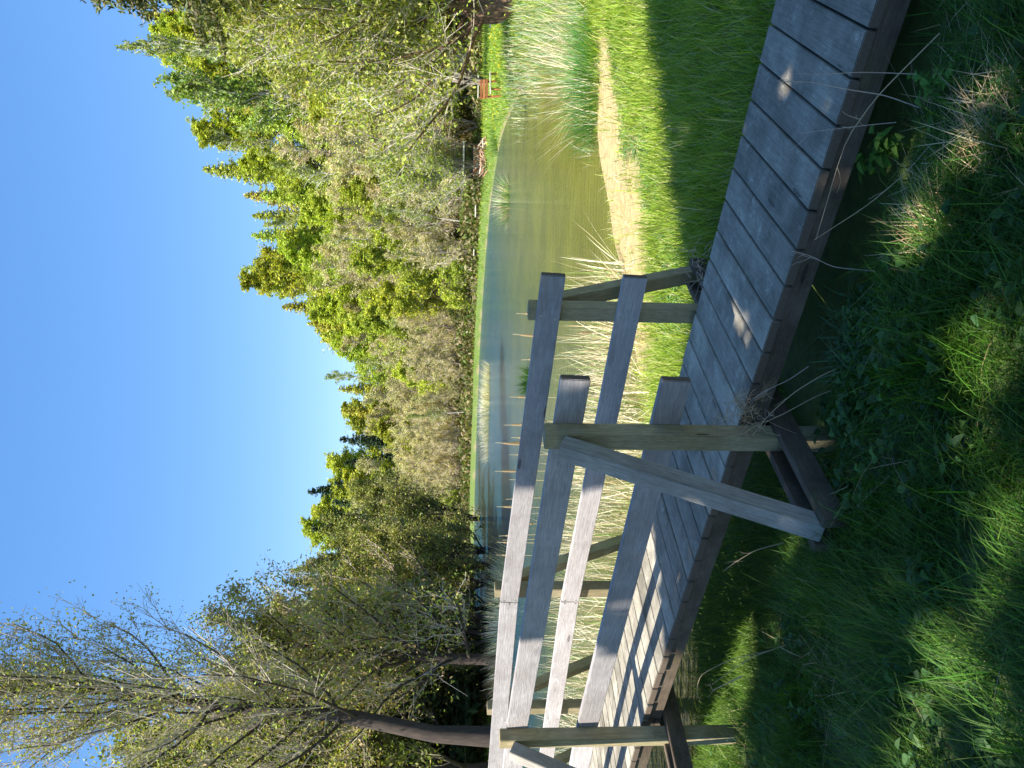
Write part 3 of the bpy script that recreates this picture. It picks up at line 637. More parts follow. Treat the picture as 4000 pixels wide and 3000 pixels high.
# ------------------------------------------------------------------ undergrowth on the wooded slope
ru = np.random.default_rng(31); n = 70000
yy = ru.uniform(-400, 3300, n); bb = 42 * ru.random(n) ** 1.6; dist = np.interp(yy, *TREE_R) + bb - .8
ang = np.arctan((1500 - yy) / FPX); X = CN[0] + dist * (fw0.x * np.cos(ang) + rt0.x * np.sin(ang)); Y = CN[1] + dist * (fw0.y * np.cos(ang) + rt0.y * np.sin(ang))
hh = ru.random(n) ** 1.7 * (1.0 + .8 * hash_noise(X, Y, .5)); hh = np.clip(hh, 0, 1.8)
P = np.stack([X, Y, ground_z(X, Y) + hh], 1); g = Geo()
leaves(g, P, .26, ru, mixc(ru, n, ((.16, .19, .04), (.24, .20, .09), (.10, .15, .03), (.30, .25, .15)), None, .25))
tag(g.obj('undergrowth', [LEAF]), 'tangled olive and brown undergrowth under the trees beyond the pond', kind='stuff')
# ------------------------------------------------------------------ grass
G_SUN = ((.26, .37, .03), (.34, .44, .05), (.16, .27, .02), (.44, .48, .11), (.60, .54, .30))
rg2 = np.random.default_rng(41)
def polar_pts(rng, n, r0, r1, y0=-420, y1=3500, pw=0):
    yy = rng.uniform(y0, y1, n); r = np.exp(rng.uniform(math.log(r0), math.log(r1), n)); ang = np.arctan((1500 - yy) / FPX)
    return CN[0] + r * (fw0.x * np.cos(ang) + rt0.x * np.sin(ang)), CN[1] + r * (fw0.y * np.cos(ang) + rt0.y * np.sin(ang)), r, yy
X, Y, r, yy = polar_pts(rg2, 460000, 3.6, 72, -2900, 3500)
sd = pond_sd(X, Y); tr = np.interp(yy, *TREE_R)
mud = smooth((2.3 + .45 * (hash_noise(X, Y, 2.3) + .7 * hash_noise(X, Y, 9.0)) - sd) / .6) * smooth((Y - 3.0) / 1.5) * smooth((9.8 - Y) / 1.5)
ok = (sd > .12) & (r < tr + 3) & ~((Y > -.2) & (Y < 1.12) & (X > -9.7)) & (Y > .9) & (rg2.random(len(X)) > mud * np.where(hash_noise(X, Y, 6.0) > .75, .6, .985))
X, Y, r, sd = X[ok], Y[ok], r[ok], sd[ok]; n = len(X)
clump = hash_noise(X, Y, 3.1); H = (.11 + .07 * clump + .03 * hash_noise(X, Y, 8.0) + rg2.exponential(.05, n)) * (1 + .35 * smooth((r - 9) / 8)) * np.clip(.45 + sd / 1.2, .4, 1); H = np.clip(H, .04, .4)
W = np.clip(r * .0011, .0045, .035); T = mixc(rg2, n, G_SUN, (.34, .26, .2, .13, .07), .2)
far = smooth((r - 25) / 15)[:, None]; T = T * (1 - far * .5) + np.array([.28, .46, .05]) * far * .5
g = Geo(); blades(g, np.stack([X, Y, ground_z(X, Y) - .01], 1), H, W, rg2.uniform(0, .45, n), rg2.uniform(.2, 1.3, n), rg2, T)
tag(g.obj('grass', [GRASS]), 'bright green meadow grass round the pond', kind='stuff')
# long grass in the shade on the viewer's side of the boardwalk
n = 270000; X = rg2.uniform(-8.8, 3.6, n); Y = -.03 - rg2.random(n) ** .9 * 3.2; sd = pond_sd(X, Y); rc = np.hypot(X - CN[0], Y - CN[1])
tf = hash_noise(X, Y, 4.3) + .6 * hash_noise(X + 7, Y, 11)
ok = (sd > .1) & (rc > .5) & (rg2.random(n) < np.clip(.75 + .4 * tf, .2, 1)) & (rg2.random(n) < np.clip(.25 + (-Y) / .45, 0, 1))
X, Y, tf = X[ok], Y[ok], tf[ok]; n = len(X)
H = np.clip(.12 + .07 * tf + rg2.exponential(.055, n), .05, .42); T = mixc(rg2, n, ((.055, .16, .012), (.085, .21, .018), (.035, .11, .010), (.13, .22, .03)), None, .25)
azz = hash_noise(X, Y, 1.7) * 2.5 + rg2.normal(0, .9, n)
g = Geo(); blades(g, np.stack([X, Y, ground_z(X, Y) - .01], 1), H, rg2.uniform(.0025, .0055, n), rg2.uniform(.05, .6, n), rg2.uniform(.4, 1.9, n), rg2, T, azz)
n2_ = 26000; X = rg2.uniform(-9.0, -2.4, n2_); Y = rg2.uniform(-.25, 1.15, n2_); zz = ground_z(X, Y); ok = (pond_sd(X, Y) > .05); X, Y, zz = X[ok], Y[ok], zz[ok]; n2_ = len(X)
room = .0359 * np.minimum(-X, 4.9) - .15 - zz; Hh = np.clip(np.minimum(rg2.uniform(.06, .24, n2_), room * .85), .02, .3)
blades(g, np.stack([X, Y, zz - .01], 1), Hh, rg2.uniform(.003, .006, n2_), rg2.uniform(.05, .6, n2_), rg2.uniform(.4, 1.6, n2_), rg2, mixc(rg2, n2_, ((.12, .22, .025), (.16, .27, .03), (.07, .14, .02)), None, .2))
tag(g.obj('shaded_grass', [GRASS]), 'long lush grass in the shade in front of the boardwalk', kind='stuff')
# dead straw lying through it
n = 7500; X = rg2.uniform(-6.5, 1.6, n); Y = -.1 - rg2.random(n) * 3.0; rc = np.hypot(X - CN[0], Y - CN[1]); q = hash_noise(X + 3, Y + 1, 2.6)
ok = (pond_sd(X, Y) > .4) & (rc > .5) & (rg2.random(n) < np.clip(q * 1.1 + .12, .03, 1)); X, Y = X[ok], Y[ok]; n = len(X)
g = Geo(); blades(g, np.stack([X, Y, ground_z(X, Y) + .01 + .05 * rg2.random(n)], 1), rg2.uniform(.08, .30, n), rg2.uniform(.0018, .0042, n), rg2.uniform(.9, 1.6, n), rg2.uniform(-.2, .8, n), rg2,
    mixc(rg2, n, ((.46, .33, .16), (.34, .24, .12), (.56, .44, .24)), None, .2))
tag(g.obj('dead_grass', [STRAW]), 'matted pale dead grass lying among the shaded grass', kind='stuff')
# broad leaved ground cover
def ovate(g, P, az, tilt, L, Wd, tint, mi=0):
    n = len(P); c, s = np.cos(az), np.sin(az); dx = np.stack([c * np.cos(tilt), s * np.cos(tilt), np.sin(tilt)], 1); sx = np.stack([-s, c, np.zeros(n)], 1); nx = np.cross(dx, sx)
    L = L[:, None]; Wd = Wd[:, None]; up = nx * (Wd * .22)
    V = np.stack([P, P + dx * L * .22 + sx * Wd * .5 + up, P + dx * L * .5 + sx * Wd * .42 + up, P + dx * L * .75 + sx * Wd * .24 + up * .6, P + dx * L - up * .4,
                  P + dx * L * .75 - sx * Wd * .24 + up * .6, P + dx * L * .5 - sx * Wd * .42 + up, P + dx * L * .22 - sx * Wd * .5 + up], 1).reshape(-1, 3)
    b = (np.arange(n) * 8)[:, None]; n0 = g.n
    g.add(V, np.array([[0, 1, 2, 3, 4]]) + b, np.repeat(tint, 8, axis=0) if isinstance(tint, np.ndarray) else tint, mi)
    g.L.append((np.array([[0, 4, 5, 6, 7]]) + b + n0).ravel()); g.S.append(np.full(n, 5)); g.M.append(np.full(n, mi))
def rosettes(g, rng, C, lo, hi, hmax, cols, k=9):
    m = len(C); P = np.repeat(C, k, axis=0); n = len(P); az = rng.uniform(0, 6.28, n); L = rng.uniform(lo, hi, n)
    out = rng.uniform(.3, 1.3, n) * L; h = rng.uniform(.1, 1, n) * np.repeat(rng.uniform(.4, 1, m) * hmax, k)
    Q = P + np.stack([np.cos(az) * out, np.sin(az) * out, h], 1); ovate(g, Q, az + rng.normal(0, .3, n), rng.uniform(-.5, .5, n), L, L * rng.uniform(.55, .8, n), mixc(rng, n, cols, None, .2))
    prisms(g, P, Q, .0016, .001, 3, (.10, .16, .03))
n = 900; X = rg2.uniform(-6.5, 1.4, n); Y = -.05 - rg2.random(n) ** 1.2 * 2.6; ok = (pond_sd(X, Y) > .5) & (np.hypot(X - CN[0], Y - CN[1]) > .8) & (hash_noise(X - 2, Y + 5, 2.9) > -.25); X, Y = X[ok], Y[ok]
g = Geo(); rosettes(g, rg2, np.stack([X, Y, ground_z(X, Y)], 1), .025, .06, .14, ((.06, .14, .035), (.09, .18, .04), (.04, .10, .03)))
tag(g.obj('ground_cover', [GRASS]), 'low broad leaved weeds growing through the shaded grass', kind='stuff')
# small creeping weeds at the silt's edge
X, Y, r, yy = polar_pts(rg2, 5000, 5.5, 14, -300, 1500); sd = pond_sd(X, Y); ok = (np.abs(sd - 2.1 - .45 * hash_noise(X, Y, 2.3)) < .35); X, Y = X[ok], Y[ok]
g = Geo(); rosettes(g, rg2, np.stack([X, Y, ground_z(X, Y)], 1), .02, .045, .06, ((.12, .26, .08), (.18, .32, .08)), 7)
tag(g.obj('creeping_weeds', [GRASS]), 'small round leaved weeds where the grass meets the dry silt', kind='stuff')
# dandelions on the far bank
X, Y, r, yy = polar_pts(rg2, 2600, 28, 62, -100, 2400); sd = pond_sd(X, Y); ok = (sd > .4) & (sd < 16) & (r < np.interp(yy, *TREE_R)) & (hash_noise(X, Y, .4) > .1); X, Y = X[ok], Y[ok]
g = Geo(); leaves(g, np.stack([X, Y, ground_z(X, Y) + .16], 1), .075, rg2, mixc(rg2, len(X), ((.75, .60, .03),), None, .1), up=3)
tag(g.obj('dandelions', [GRASS]), 'scattered yellow dandelions in the grass of the far bank', kind='stuff')
# ------------------------------------------------------------------ reeds
REED = ((.74, .62, .40), (.84, .76, .56), (.50, .38, .20), (.20, .32, .07), (.28, .38, .10))
def reed_geo(rng, X, Y, H, W, cols, wts, zb=None, broken=.25):
    n = len(X); z = np.maximum(ground_z(X, Y), WATER_Z - .25) - .02; lean = np.abs(rng.normal(0, .16, n)); bend = rng.uniform(0, .7, n)
    br = rng.random(n) < broken; lean = np.where(br, rng.uniform(.6, 1.5, n), lean); bend = np.where(br, rng.uniform(-.3, .5, n), bend)
    g = Geo(); blades(g, np.stack([X, Y, z], 1), H, W, lean, bend, rng, mixc(rng, n, cols, wts, .16)); return g
X, Y, r, yy = polar_pts(rg2, 17000, 7.0, 17, 1010, 3300); sd = pond_sd(X, Y); q = hash_noise(X, Y, 2.2)
lim = np.interp(yy, [1000, 1500, 2000, 3300], [10.8, 12.3, 15, 17]); nl = np.interp(yy, [1000, 1500, 2200, 3300], [8.0, 8.6, 8.8, 8.0])
ok = (sd < .45) & (r < lim) & (r > nl) & (q > -.55) & (rg2.random(len(X)) < .85) & (Y > 1.4); X, Y, r = X[ok], Y[ok], r[ok]; n = len(X)
g = reed_geo(rg2, X, Y, np.clip(rg2.normal(.72, .22, n), .25, 1.3), rg2.uniform(.006, .014, n), REED, (.33, .33, .12, .12, .10), broken=.33)
tag(g.obj('reed_bed', [STRAW]), 'belt of straw coloured and green reeds standing in shallow water behind the railing', kind='stuff')
X, Y, r, yy = polar_pts(rg2, 1600, 5.0, 9, 950, 1800); sd = pond_sd(X, Y); ok = (sd < .9) & (sd > -.8) & (Y > 1.5); X, Y = X[ok], Y[ok]; n = len(X)
g = reed_geo(rg2, X, Y, rg2.uniform(.15, .5, n), rg2.uniform(.005, .011, n), REED, (.35, .3, .15, .1, .1), broken=.75)
X, Y, r, yy = polar_pts(rg2, 4200, 6.0, 13.5, 150, 1250); sd = pond_sd(X, Y); ok = (sd < 2.3) & (sd > .05) & (Y > 3) & (hash_noise(X, Y, 5.0) > -.3); X, Y = X[ok], Y[ok]; n = len(X)
blades(g, np.stack([X, Y, ground_z(X, Y) + .01], 1), rg2.uniform(.06, .28, n), rg2.uniform(.003, .008, n), rg2.uniform(1.1, 1.6, n), rg2.uniform(-.2, .4, n), rg2, mixc(rg2, n, ((.62, .52, .30), (.34, .25, .13), (.72, .64, .44), (.20, .22, .06)), None, .2))
tag(g.obj('reed_litter', [STRAW]), 'broken pale reed stems lying along the water edge', kind='stuff')
X, Y, r, yy = polar_pts(rg2, 14000, 10.5, 33, -350, 640); sd = pond_sd(X, Y); q = hash_noise(X, Y, 1.1)
ok = (sd > -1.1 + .6 * q) & (sd < 1.3 + 1.2 * q) & ((r > 12.5) | (sd < .4)) & (r < 32) & ~((r < 13) & (yy > 480)); X, Y, r = X[ok], Y[ok], r[ok]; n = len(X)
g = reed_geo(rg2, X, Y, np.clip(rg2.normal(.38, .16, n), .12, .9), np.clip(r * .0011, .01, .03), ((.24, .38, .18), (.32, .46, .24), (.16, .30, .08), (.78, .70, .52), (.44, .46, .12)), (.20, .20, .12, .30, .18), broken=.2)
tag(g.obj('shore_reeds', [GRASS]), 'blue green reeds and sedge filling the right end of the pond', kind='stuff')
def clump(name, ctr, rx, ry, n, H, W, cols, wts, label, seed, broken=.25, cat='reeds', group=None):
    rng = np.random.default_rng(seed); a = rng.uniform(0, 6.28, n); q = np.sqrt(rng.random(n)); c_, s_ = math.cos(ya), math.sin(ya)
    u, v = q * np.cos(a) * rx, q * np.sin(a) * ry; X = u * c_ - v * s_; Y = u * s_ + v * c_
    lean = np.abs(rng.normal(0, .2, n)) + .35 * q; br = rng.random(n) < broken; lean = np.where(br, rng.uniform(.5, 1.3, n), lean)
    g = Geo(); blades(g, np.stack([X, Y, np.full(n, -.15)], 1), H * rng.uniform(.5, 1.1, n), W, lean, rng.uniform(0, .5, n), rng, mixc(rng, n, cols, wts, .15), np.where(rng.random(n) < .7, np.arctan2(Y, X), a))
    o = g.obj(name, [GRASS]); o.location = (ctr[0], ctr[1], max(WATER_Z, gz(ctr[0], ctr[1]))); tag(o, label, cat, group); return o
PALER = ((.84, .80, .72), (.62, .52, .36), (.30, .40, .14))
c0 = atz(1908, 1610, WATER_Z)
clump('reed_clump', c0, 2.9, 1.1, 2600, .92, .022, PALER, (.62, .23, .15), 'long pale bed of dry reeds far out in front of the opposite bank', 1, .12)
clump('reed_clump', atz(1985, 795, WATER_Z), .70, .4, 520, 1.0, .028, ((.28, .44, .20), (.86, .76, .62), (.36, .26, .14)), (.5, .35, .15), 'small leaning reed tuft alone in the open water', 2, .35)
clump('rush_tuft', atz(2063, 1490, WATER_Z), .36, .3, 230, .62, .026, ((.05, .12, .03), (.08, .17, .04)), (.6, .4), 'dark green rush tuft in the water just above the far railing', 3, .3)
clump('reed_clump', atz(1990, 2420, WATER_Z), 2.6, 1.6, 1500, 1.25, .022, PALER, (.5, .25, .25), 'pale reeds below the dark alder trunk at the pond corner', 4, .15)
clump('reed_clump', atz(2440, 870, -.55), .16, .12, 34, .42, .013, ((.70, .66, .34), (.40, .48, .12)), (.6, .4), 'small yellowing reed sprout at the edge of the dry silt', 5, .1)
clump('sedge_clump', atz(2300, 330, -.45), .9, .55, 900, .85, .012, ((.06, .22, .04), (.10, .28, .05), (.18, .30, .05)), (.5, .3, .2), 'dark glossy green sedge clump beside the head of the silt', 6, .05)
clump('reed_clump', atz(2230, 300, -.5), 1.1, .4, 260, 1.3, .014, ((.78, .70, .52), (.66, .55, .40)), (.7, .3), 'bleached dry stalks standing over the dark green sedge', 7, .25)
clump('rush_tuft', (*atz(2712, 695, -.3)[:2], 0), .07, .07, 120, .50, .0045, ((.04, .10, .03), (.06, .13, .03)), (.6, .4), 'dark spiky rush tuft at the shade edge beyond the planks', 8, 0)
clump('grass_tuft', atz(1935, 540, -.45), .9, .5, 300, .7, .02, ((.12, .24, .05), (.20, .32, .08)), (.6, .4), 'green grass tuft overhanging the far water below the shelter', 9, 0)
clump('grass_tuft', (*atz(3860, 1180, -.1)[:2], 0), .12, .12, 170, .30, .004, ((.14, .26, .02), (.20, .30, .04)), (.6, .4), 'brightest tuft of long grass closest to the viewer', 10, 0)
# cattails: stalk, seed head and spike
def cattail_mesh(h, seed, lean=.03):
    rng = np.random.default_rng(seed); g1 = Geo(); pts = arc(rng, (0, 0, -.3), (lean * rng.normal(), lean * rng.normal(), 1), h + .3, 8, 0, .02); tube(g1, pts, np.linspace(.006, .0035, 9), 5, (.62, .50, .30))
    top = pts[-1]; d = norm(pts[-1] - pts[-2]); g2 = Geo(); ks = [top - d * .19, top - d * .18, top - d * .13, top - d * .07, top - d * .05]; tube(g2, ks, [.005, .013, .015 * rng.uniform(.8, 1.2), .012, .004], 8, (.42, .30, .16))
    g3 = Geo(); m = 5; blades(g3, np.repeat(pts[:1] + [0, 0, .1], m, 0), rng.uniform(.5, .9, m) * h, .012, rng.uniform(.1, .4, m), rng.uniform(.1, .6, m), rng, (.62, .54, .34))
    return g1.mesh('stalk', [STRAW]), g2.mesh('seed_head', [STRAW]), g3.mesh('leaf', [STRAW])
CT = [cattail_mesh(1.0, s) for s in range(5)]
ctl = [(2015, 1218, 8.0), (2003, 1317, 8.6), (2037, 1380, 8.8), (1987, 1546, 9.0), (1968, 1649, 9.2), (1996, 1706, 9.4), (1968, 1734, 9.6), (1933, 1764, 9.5), (1932, 1817, 9.8), (1990, 1880, 9.6), (1939, 1988, 10.4),
       (1949, 2079, 10.8), (1958, 2095, 11), (1939, 2146, 11), (1936, 2171, 11.2), (1990, 1770, 9.3), (2040, 1650, 8.7), (1975, 1930, 10.2), (2000, 2040, 10.6), (2250, 1290, 8.4), (2200, 1240, 8.9)]
for i, (x, y, dd) in enumerate(ctl):
    p = atd(x, y, dd); o = empty('cattail', (p[0], p[1], WATER_Z), i * 2.1); h = p[2] - WATER_Z; o.scale = (1, 1, h)
    for nme, me in zip(('stalk', 'seed_head', 'leaf'), CT[i % 5]): link(bpy.data.objects.new(nme, me), o)
    tag(o, 'dry cattail, %s counting along the far railing from its near end' % NTH[i if i < 19 else i], 'cattail', 'dry cattails behind the far railing')
# ------------------------------------------------------------------ shade trees behind the viewer
def in_poly(X, Y, P):
    ins = np.zeros(X.shape, bool); n = len(P)
    for i in range(n):
        ax, ay = P[i]; bx, by = P[(i + 1) % n]; c = ((ay > Y) != (by > Y)) & (X < (bx - ax) * (Y - ay) / (by - ay + 1e-12) + ax); ins ^= c
    return ins
SHADE = [(4.5, 5.6), (1.0, 5.1), (-.9, 4.56), (-1.4, 3.98), (-1.8, 3.46), (-2.2, 2.65), (-2.7, 2.1), (-3.3, 1.85), (-3.6, 1.35), (-3.55, .95), (-3.75, .6), (-4.0, .2), (-4.3, -.2), (-5.3, -.75), (-5.6, -1.6), (-5.0, -5), (4.5, -5)]
rs = np.random.default_rng(77)
DAP = [(x, y, z, r) for (x, y, z, r) in ((3890, 470, -.1, .17), (3700, 700, -.1, .12), (3640, 860, -.1, .10), (3900, 1260, -.05, .2), (3780, 1560, -.1, .1), (3800, 1500, -.1, .08), (3870, 2080, -.05, .17), (3880, 2480, -.05, .07), (3930, 2800, 0, .08), (3730, 2450, -.1, .08), (3700, 2700, -.15, .12), (3640, 2900, -.15, .1), (3840, 2650, -.1, .12),
       (3060, 2140, -.3, .09), (2960, 2500, -.35, .10), (2850, 2560, -.4, .16), (2800, 2760, -.45, .34), (2860, 2920, -.45, .30), (3090, 180, 0, .035), (3220, 200, 0, .04), (3070, 330, .0, .02), (2872, 1225, .05, .055), (2908, 1240, .05, .05), (3700, 1330, -.1, .05), (3960, 1900, 0, .1), (3500, 540, -.2, .06))]
DAPC = [(atz(x, y, z), r) for (x, y, z, r) in DAP]
def shade_tree(base, xr, n, label, seed):
    rng = np.random.default_rng(seed); X = rng.uniform(xr[0], xr[1], n); Y = rng.uniform(-5, 5.6, n)
    X = X + .10 * rng.normal(size=n); ok = in_poly(X, Y, SHADE)
    dn = hash_noise(X, Y, 3.3) + .8 * hash_noise(X + 4, Y - 2, 7.9); ok &= dn > np.where(X < -3.0, -1.3, -2.6)
    for (c_, r_) in DAPC:
        k_ = c_[2] + .2; cx_, cy_ = c_[0] - SUN.x / SUN.z * k_, c_[1] - SUN.y / SUN.z * k_; ok &= ~(((X - cx_) ** 2 + (Y - cy_) ** 2 < (r_ * .8 + .09) ** 2) & (rng.random(n) < .85))
    X, Y = X[ok], Y[ok]; n = len(X)
    h = rng.uniform(7.0, 11.0, n); P = np.stack([X, Y, np.full(n, -.2)], 1) + np.array(SUN)[None] / SUN.z * h[:, None]
    P -= np.array(base); g = Geo(); leaves(g, P, .27, rng, mixc(rng, n, ((.14, .22, .03), (.10, .17, .025)), None, .2), asp=1.3)
    gt = Geo(); ctr = P.mean(axis=0); tp = np.array([(0, 0, -.3), (0.05, .1, 2), (ctr[0] * .15, ctr[1] * .1, 4.5), (ctr[0] * .5, ctr[1] * .5, 7), (ctr[0], ctr[1], 9.5)]); tube(gt, tp, [.3, .24, .2, .14, .05], 10)
    for q in P[rng.choice(n, 46)]:
        k = rng.uniform(.35, .95) * 4; i = min(int(k), 3); s0 = tp[i] + (tp[i + 1] - tp[i]) * (k - i); mid = (s0 + q) / 2 + np.array([0, 0, .5]); tube(gt, [s0, mid, q], [.06, .035, .012], 5)
    r = empty('shade_tree', base); tag(r, label, 'tree')
    link(bpy.data.objects.new('trunk', gt.mesh('trunk', [BARK_GREY], True)), r); link(bpy.data.objects.new('crown', g.mesh('crown', [LEAF])), r)
shade_tree((2.6, -8.2, gz(2.6, -8.2)), (-1.6, 4.6), 19000, 'leafy tree behind the viewer shading the near planks', 5)
shade_tree((-4.4, -8.6, gz(-4.4, -8.6)), (-5.8, -1.5), 12000, 'leafy tree behind the viewer shading the near railing', 6)
# ------------------------------------------------------------------ dry stalks, nettles, tangles near the planks
rk = np.random.default_rng(91)
def stalk(name, pix, Y, r0, col, label, group=None, twigs=0):
    pts = [aty(x, y, Y + (0 if np.isscalar(Y) else 0)) for x, y in pix]; pts = np.array(pts); base = pts[0].copy()
    t = np.linspace(0, len(pts) - 1, 4 * (len(pts) - 1) + 1); P = np.stack([np.interp(t, np.arange(len(pts)), pts[:, i]) for i in range(3)], 1)
    P[1:-1] = (P[:-2] + P[1:-1] * 2 + P[2:]) / 4; P[:, 1] += np.linspace(0, .06, len(P)) * math.sin(pix[0][0]); g = Geo(); tube(g, P - base, np.linspace(r0, r0 * .45, len(P)), 5, col)
    for k in range(twigs):
        i = rk.integers(len(P) // 3, len(P) - 1); d = norm(P[i] - P[i - 1]) + rk.normal(0, .5, 3); tube(g, arc(rk, P[i] - base, d, rk.uniform(.04, .12), 4, 0, .25), np.linspace(r0 * .5, r0 * .3, 5), 4, col)
    o = g.obj(name, [STRAW]); o.location = base; tag(o, label, 'dry stalk', group); return o
TAN = (.52, .40, .24); PNK = (.55, .44, .36)
stalk('dry_stalk', [(3670, 130), (3430, 380), (3310, 560), (3200, 950)], -.42, .0022, TAN, 'long thin dry stalk slanting up across the plank edge, nearest the picture corner', None, 2)
stalk('dry_stalk', [(3580, 290), (3440, 280), (3330, 274), (3170, 280), (3090, 270)], -.25, .0020, PNK, 'straight pale dry stalk laid over the third plank edge')
stalk('dry_stalk', [(3590, 420), (3460, 375), (3310, 355), (3180, 330), (3070, 332)], -.3, .0024, PNK, 'forked pale dry stalk crossing the fourth plank gap', None, 4)
stalk('dry_stalk', [(3500, 478), (3380, 492), (3260, 508), (3130, 526)], -.25, .0018, PNK, 'branching pink dry stalk over the deck side', None, 5)
stalk('dry_stalk', [(3640, 560), (3540, 690), (3400, 820), (3200, 960)], -.45, .0022, TAN, 'long thin dry stalk slanting up below the fifth plank', None, 1)
stalk('dry_stalk', [(3420, 1060), (3260, 1052), (3180, 1015), (3110, 1004)], -.25, .0022, PNK, 'bent pale dry stalk hooked over the plank edge near the sixth plank', None, 4)
stalk('dry_stalk', [(3290, 1430), (3200, 1465), (3100, 1520), (3000, 1600), (2930, 1680)], -.22, .0028, TAN, 'thickest of the dry stalks running into the vine tangle', None, 2)
stalk('dry_stalk', [(3290, 1508), (3180, 1545), (3050, 1610), (2940, 1650), (2870, 1690)], -.18, .0024, TAN, 'lowest dry stalk running into the vine tangle', None, 4)
stalk('dry_stalk', [(3160, 1430), (3080, 1480), (2980, 1520), (2920, 1560)], -.16, .0018, PNK, 'upper thin dry stalk running into the vine tangle', None, 2)
stalk('dry_stalk', [(3200, 1735), (3120, 1705), (3040, 1680), (2960, 1640)], -.2, .0018, TAN, 'dry stalk trailing from the vine tangle past the brace', None, 1)
stalk('dry_stalk', [(3060, 2120), (2950, 2150), (2870, 2200), (2825, 2235)], -.35, .0026, TAN, 'arching dry stalk under the railing, nearest the front brace', None, 3)
stalk('dry_stalk', [(3070, 2520), (2930, 2560), (2830, 2620), (2790, 2640)], -.5, .0026, TAN, 'arching dry stalk in the sunlit grass by the far support', None, 3)
stalk('dry_stalk', [(3010, 2540), (2850, 2580), (2740, 2640), (2722, 2700), (2740, 2760)], -.5, .0020, TAN, 'curled dry stem looping over the sunlit grass by the far support')
stalk('dry_stalk', [(2900, 2640), (2830, 2670), (2780, 2690), (2770, 2660)], -.45, .004, (.6, .42, .26), 'broken reddish dry stem lying in the sunlit patch', None, 2)
c = aty(2905, 1612, -.10); g = Geo()
for k in range(70):
    p = rk.normal(0, (.075, .02, .055), 3); d = rk.normal(size=3) * (1, .5, 1); tube(g, arc(rk, p, d, rk.uniform(.06, .2), 7, 0, .42), np.linspace(.0016, .0008, 8), 4, mixc(rk, 1, (TAN, PNK, (.40, .26, .12)))[0])
blades(g, rk.normal(0, (.05, .02, .04), (40, 3)), rk.uniform(.04, .12, 40), .004, rk.uniform(.3, 2.2, 40), rk.uniform(.5, 2.5, 40), rk, (.5, .36, .2))
o = g.obj('vine_tangle', [STRAW]); o.location = c; tag(o, 'tangle of dry curled vines caught on the plank edge by the front post', 'dry vine')
c = aty(2735, 1050, WID + .12); g = Geo()
for k in range(26):
    p = rk.normal(0, (.07, .03, .04), 3); d = rk.normal(size=3); tube(g, arc(rk, p, d, rk.uniform(.08, .22), 7, 0, .35), np.linspace(.0018, .0008, 8), 4, PNK)
o = g.obj('vine_tangle', [STRAW]); o.location = c; tag(o, 'thin dry vine wisps around the foot of the far brace', 'dry vine')
def leafy_plant(name, c, n, r, h, lo, hi, cols, label, seed, cat):
    rng = np.random.default_rng(seed); g = Geo(); P0 = np.stack([rng.normal(0, r * .4, n), rng.normal(0, r * .4, n), np.zeros(n)], 1); P1 = P0 + np.stack([rng.normal(0, r * .5, n), rng.normal(0, r * .5, n), rng.uniform(.4, 1, n) * h], 1)
    prisms(g, P0, P1, .0022, .0014, 5, (.14, .20, .05))
    for i in range(n):
        m = 7; t = np.linspace(.45, 1, m)[:, None]; Q = P0[i] + (P1[i] - P0[i]) * t; az = np.arange(m) * 2.4 + rng.uniform(0, 6); ovate(g, Q, az, rng.uniform(-.5, .15, m), rng.uniform(lo, hi, m), rng.uniform(lo, hi, m) * .72, mixc(rng, m, cols, None, .15))
    o = g.obj(name, [GRASS]); o.location = c; tag(o, label, cat); return o
NET = ((.14, .30, .05), (.10, .24, .04), (.18, .34, .06))
for (x, y, z, n_, h_, sz, lab, sd_) in ((3440, 590, -.2, 9, .22, .065, 'bright toothed nettle clump standing under the deck edge', 1), (3620, 330, -.15, 8, .12, .05, 'small nettle clump by the pale dead grass near the corner', 2), (3330, 1610, -.2, 9, .16, .06, 'dark ivy leaved plant beside the vine tangle', 3),
      (3640, 1330, -.2, 8, .15, .06, 'dark broad leaved weed in the middle of the shaded grass', 4), (3720, 2230, -.15, 7, .12, .055, 'pale broad leaves in the shaded grass below the brace foot', 5), (2980, 2800, -.35, 12, .12, .045, 'round leaved weeds beside the foot of the far support', 6), (3080, 2350, -.3, 10, .12, .04, 'small leaved weeds under the middle of the near railing', 7)):
    q = atz(x, y, z); leafy_plant('weed_plant', (q[0], q[1], gz(q[0], q[1])), n_, .09, h_, sz * .7, sz, NET if sd_ in (1, 2) else ((.06, .15, .05), (.09, .18, .05)), lab, sd_, 'weed')
for k, (x, y, lab) in enumerate(((3180, 1270, 'arching blue green grass clump under the deck, nearer the bare planks'), (3240, 1400, 'arching blue green grass clump under the deck, nearer the vine tangle'))):
    q = atz(x + 120, y, -.25); rr_ = np.random.default_rng(60 + k); m = 60; g = Geo()
    blades(g, np.stack([rr_.normal(0, .09, m), rr_.normal(0, .05, m), np.zeros(m)], 1), rr_.uniform(.22, .42, m), rr_.uniform(.006, .010, m), rr_.uniform(.1, .5, m), rr_.uniform(1.2, 2.6, m), rr_, mixc(rr_, m, ((.09, .18, .08), (.12, .22, .09)), None, .15))
    o = g.obj('grass_tuft', [GRASS]); o.location = (q[0], q[1], gz(q[0], q[1])); tag(o, lab, 'grass')
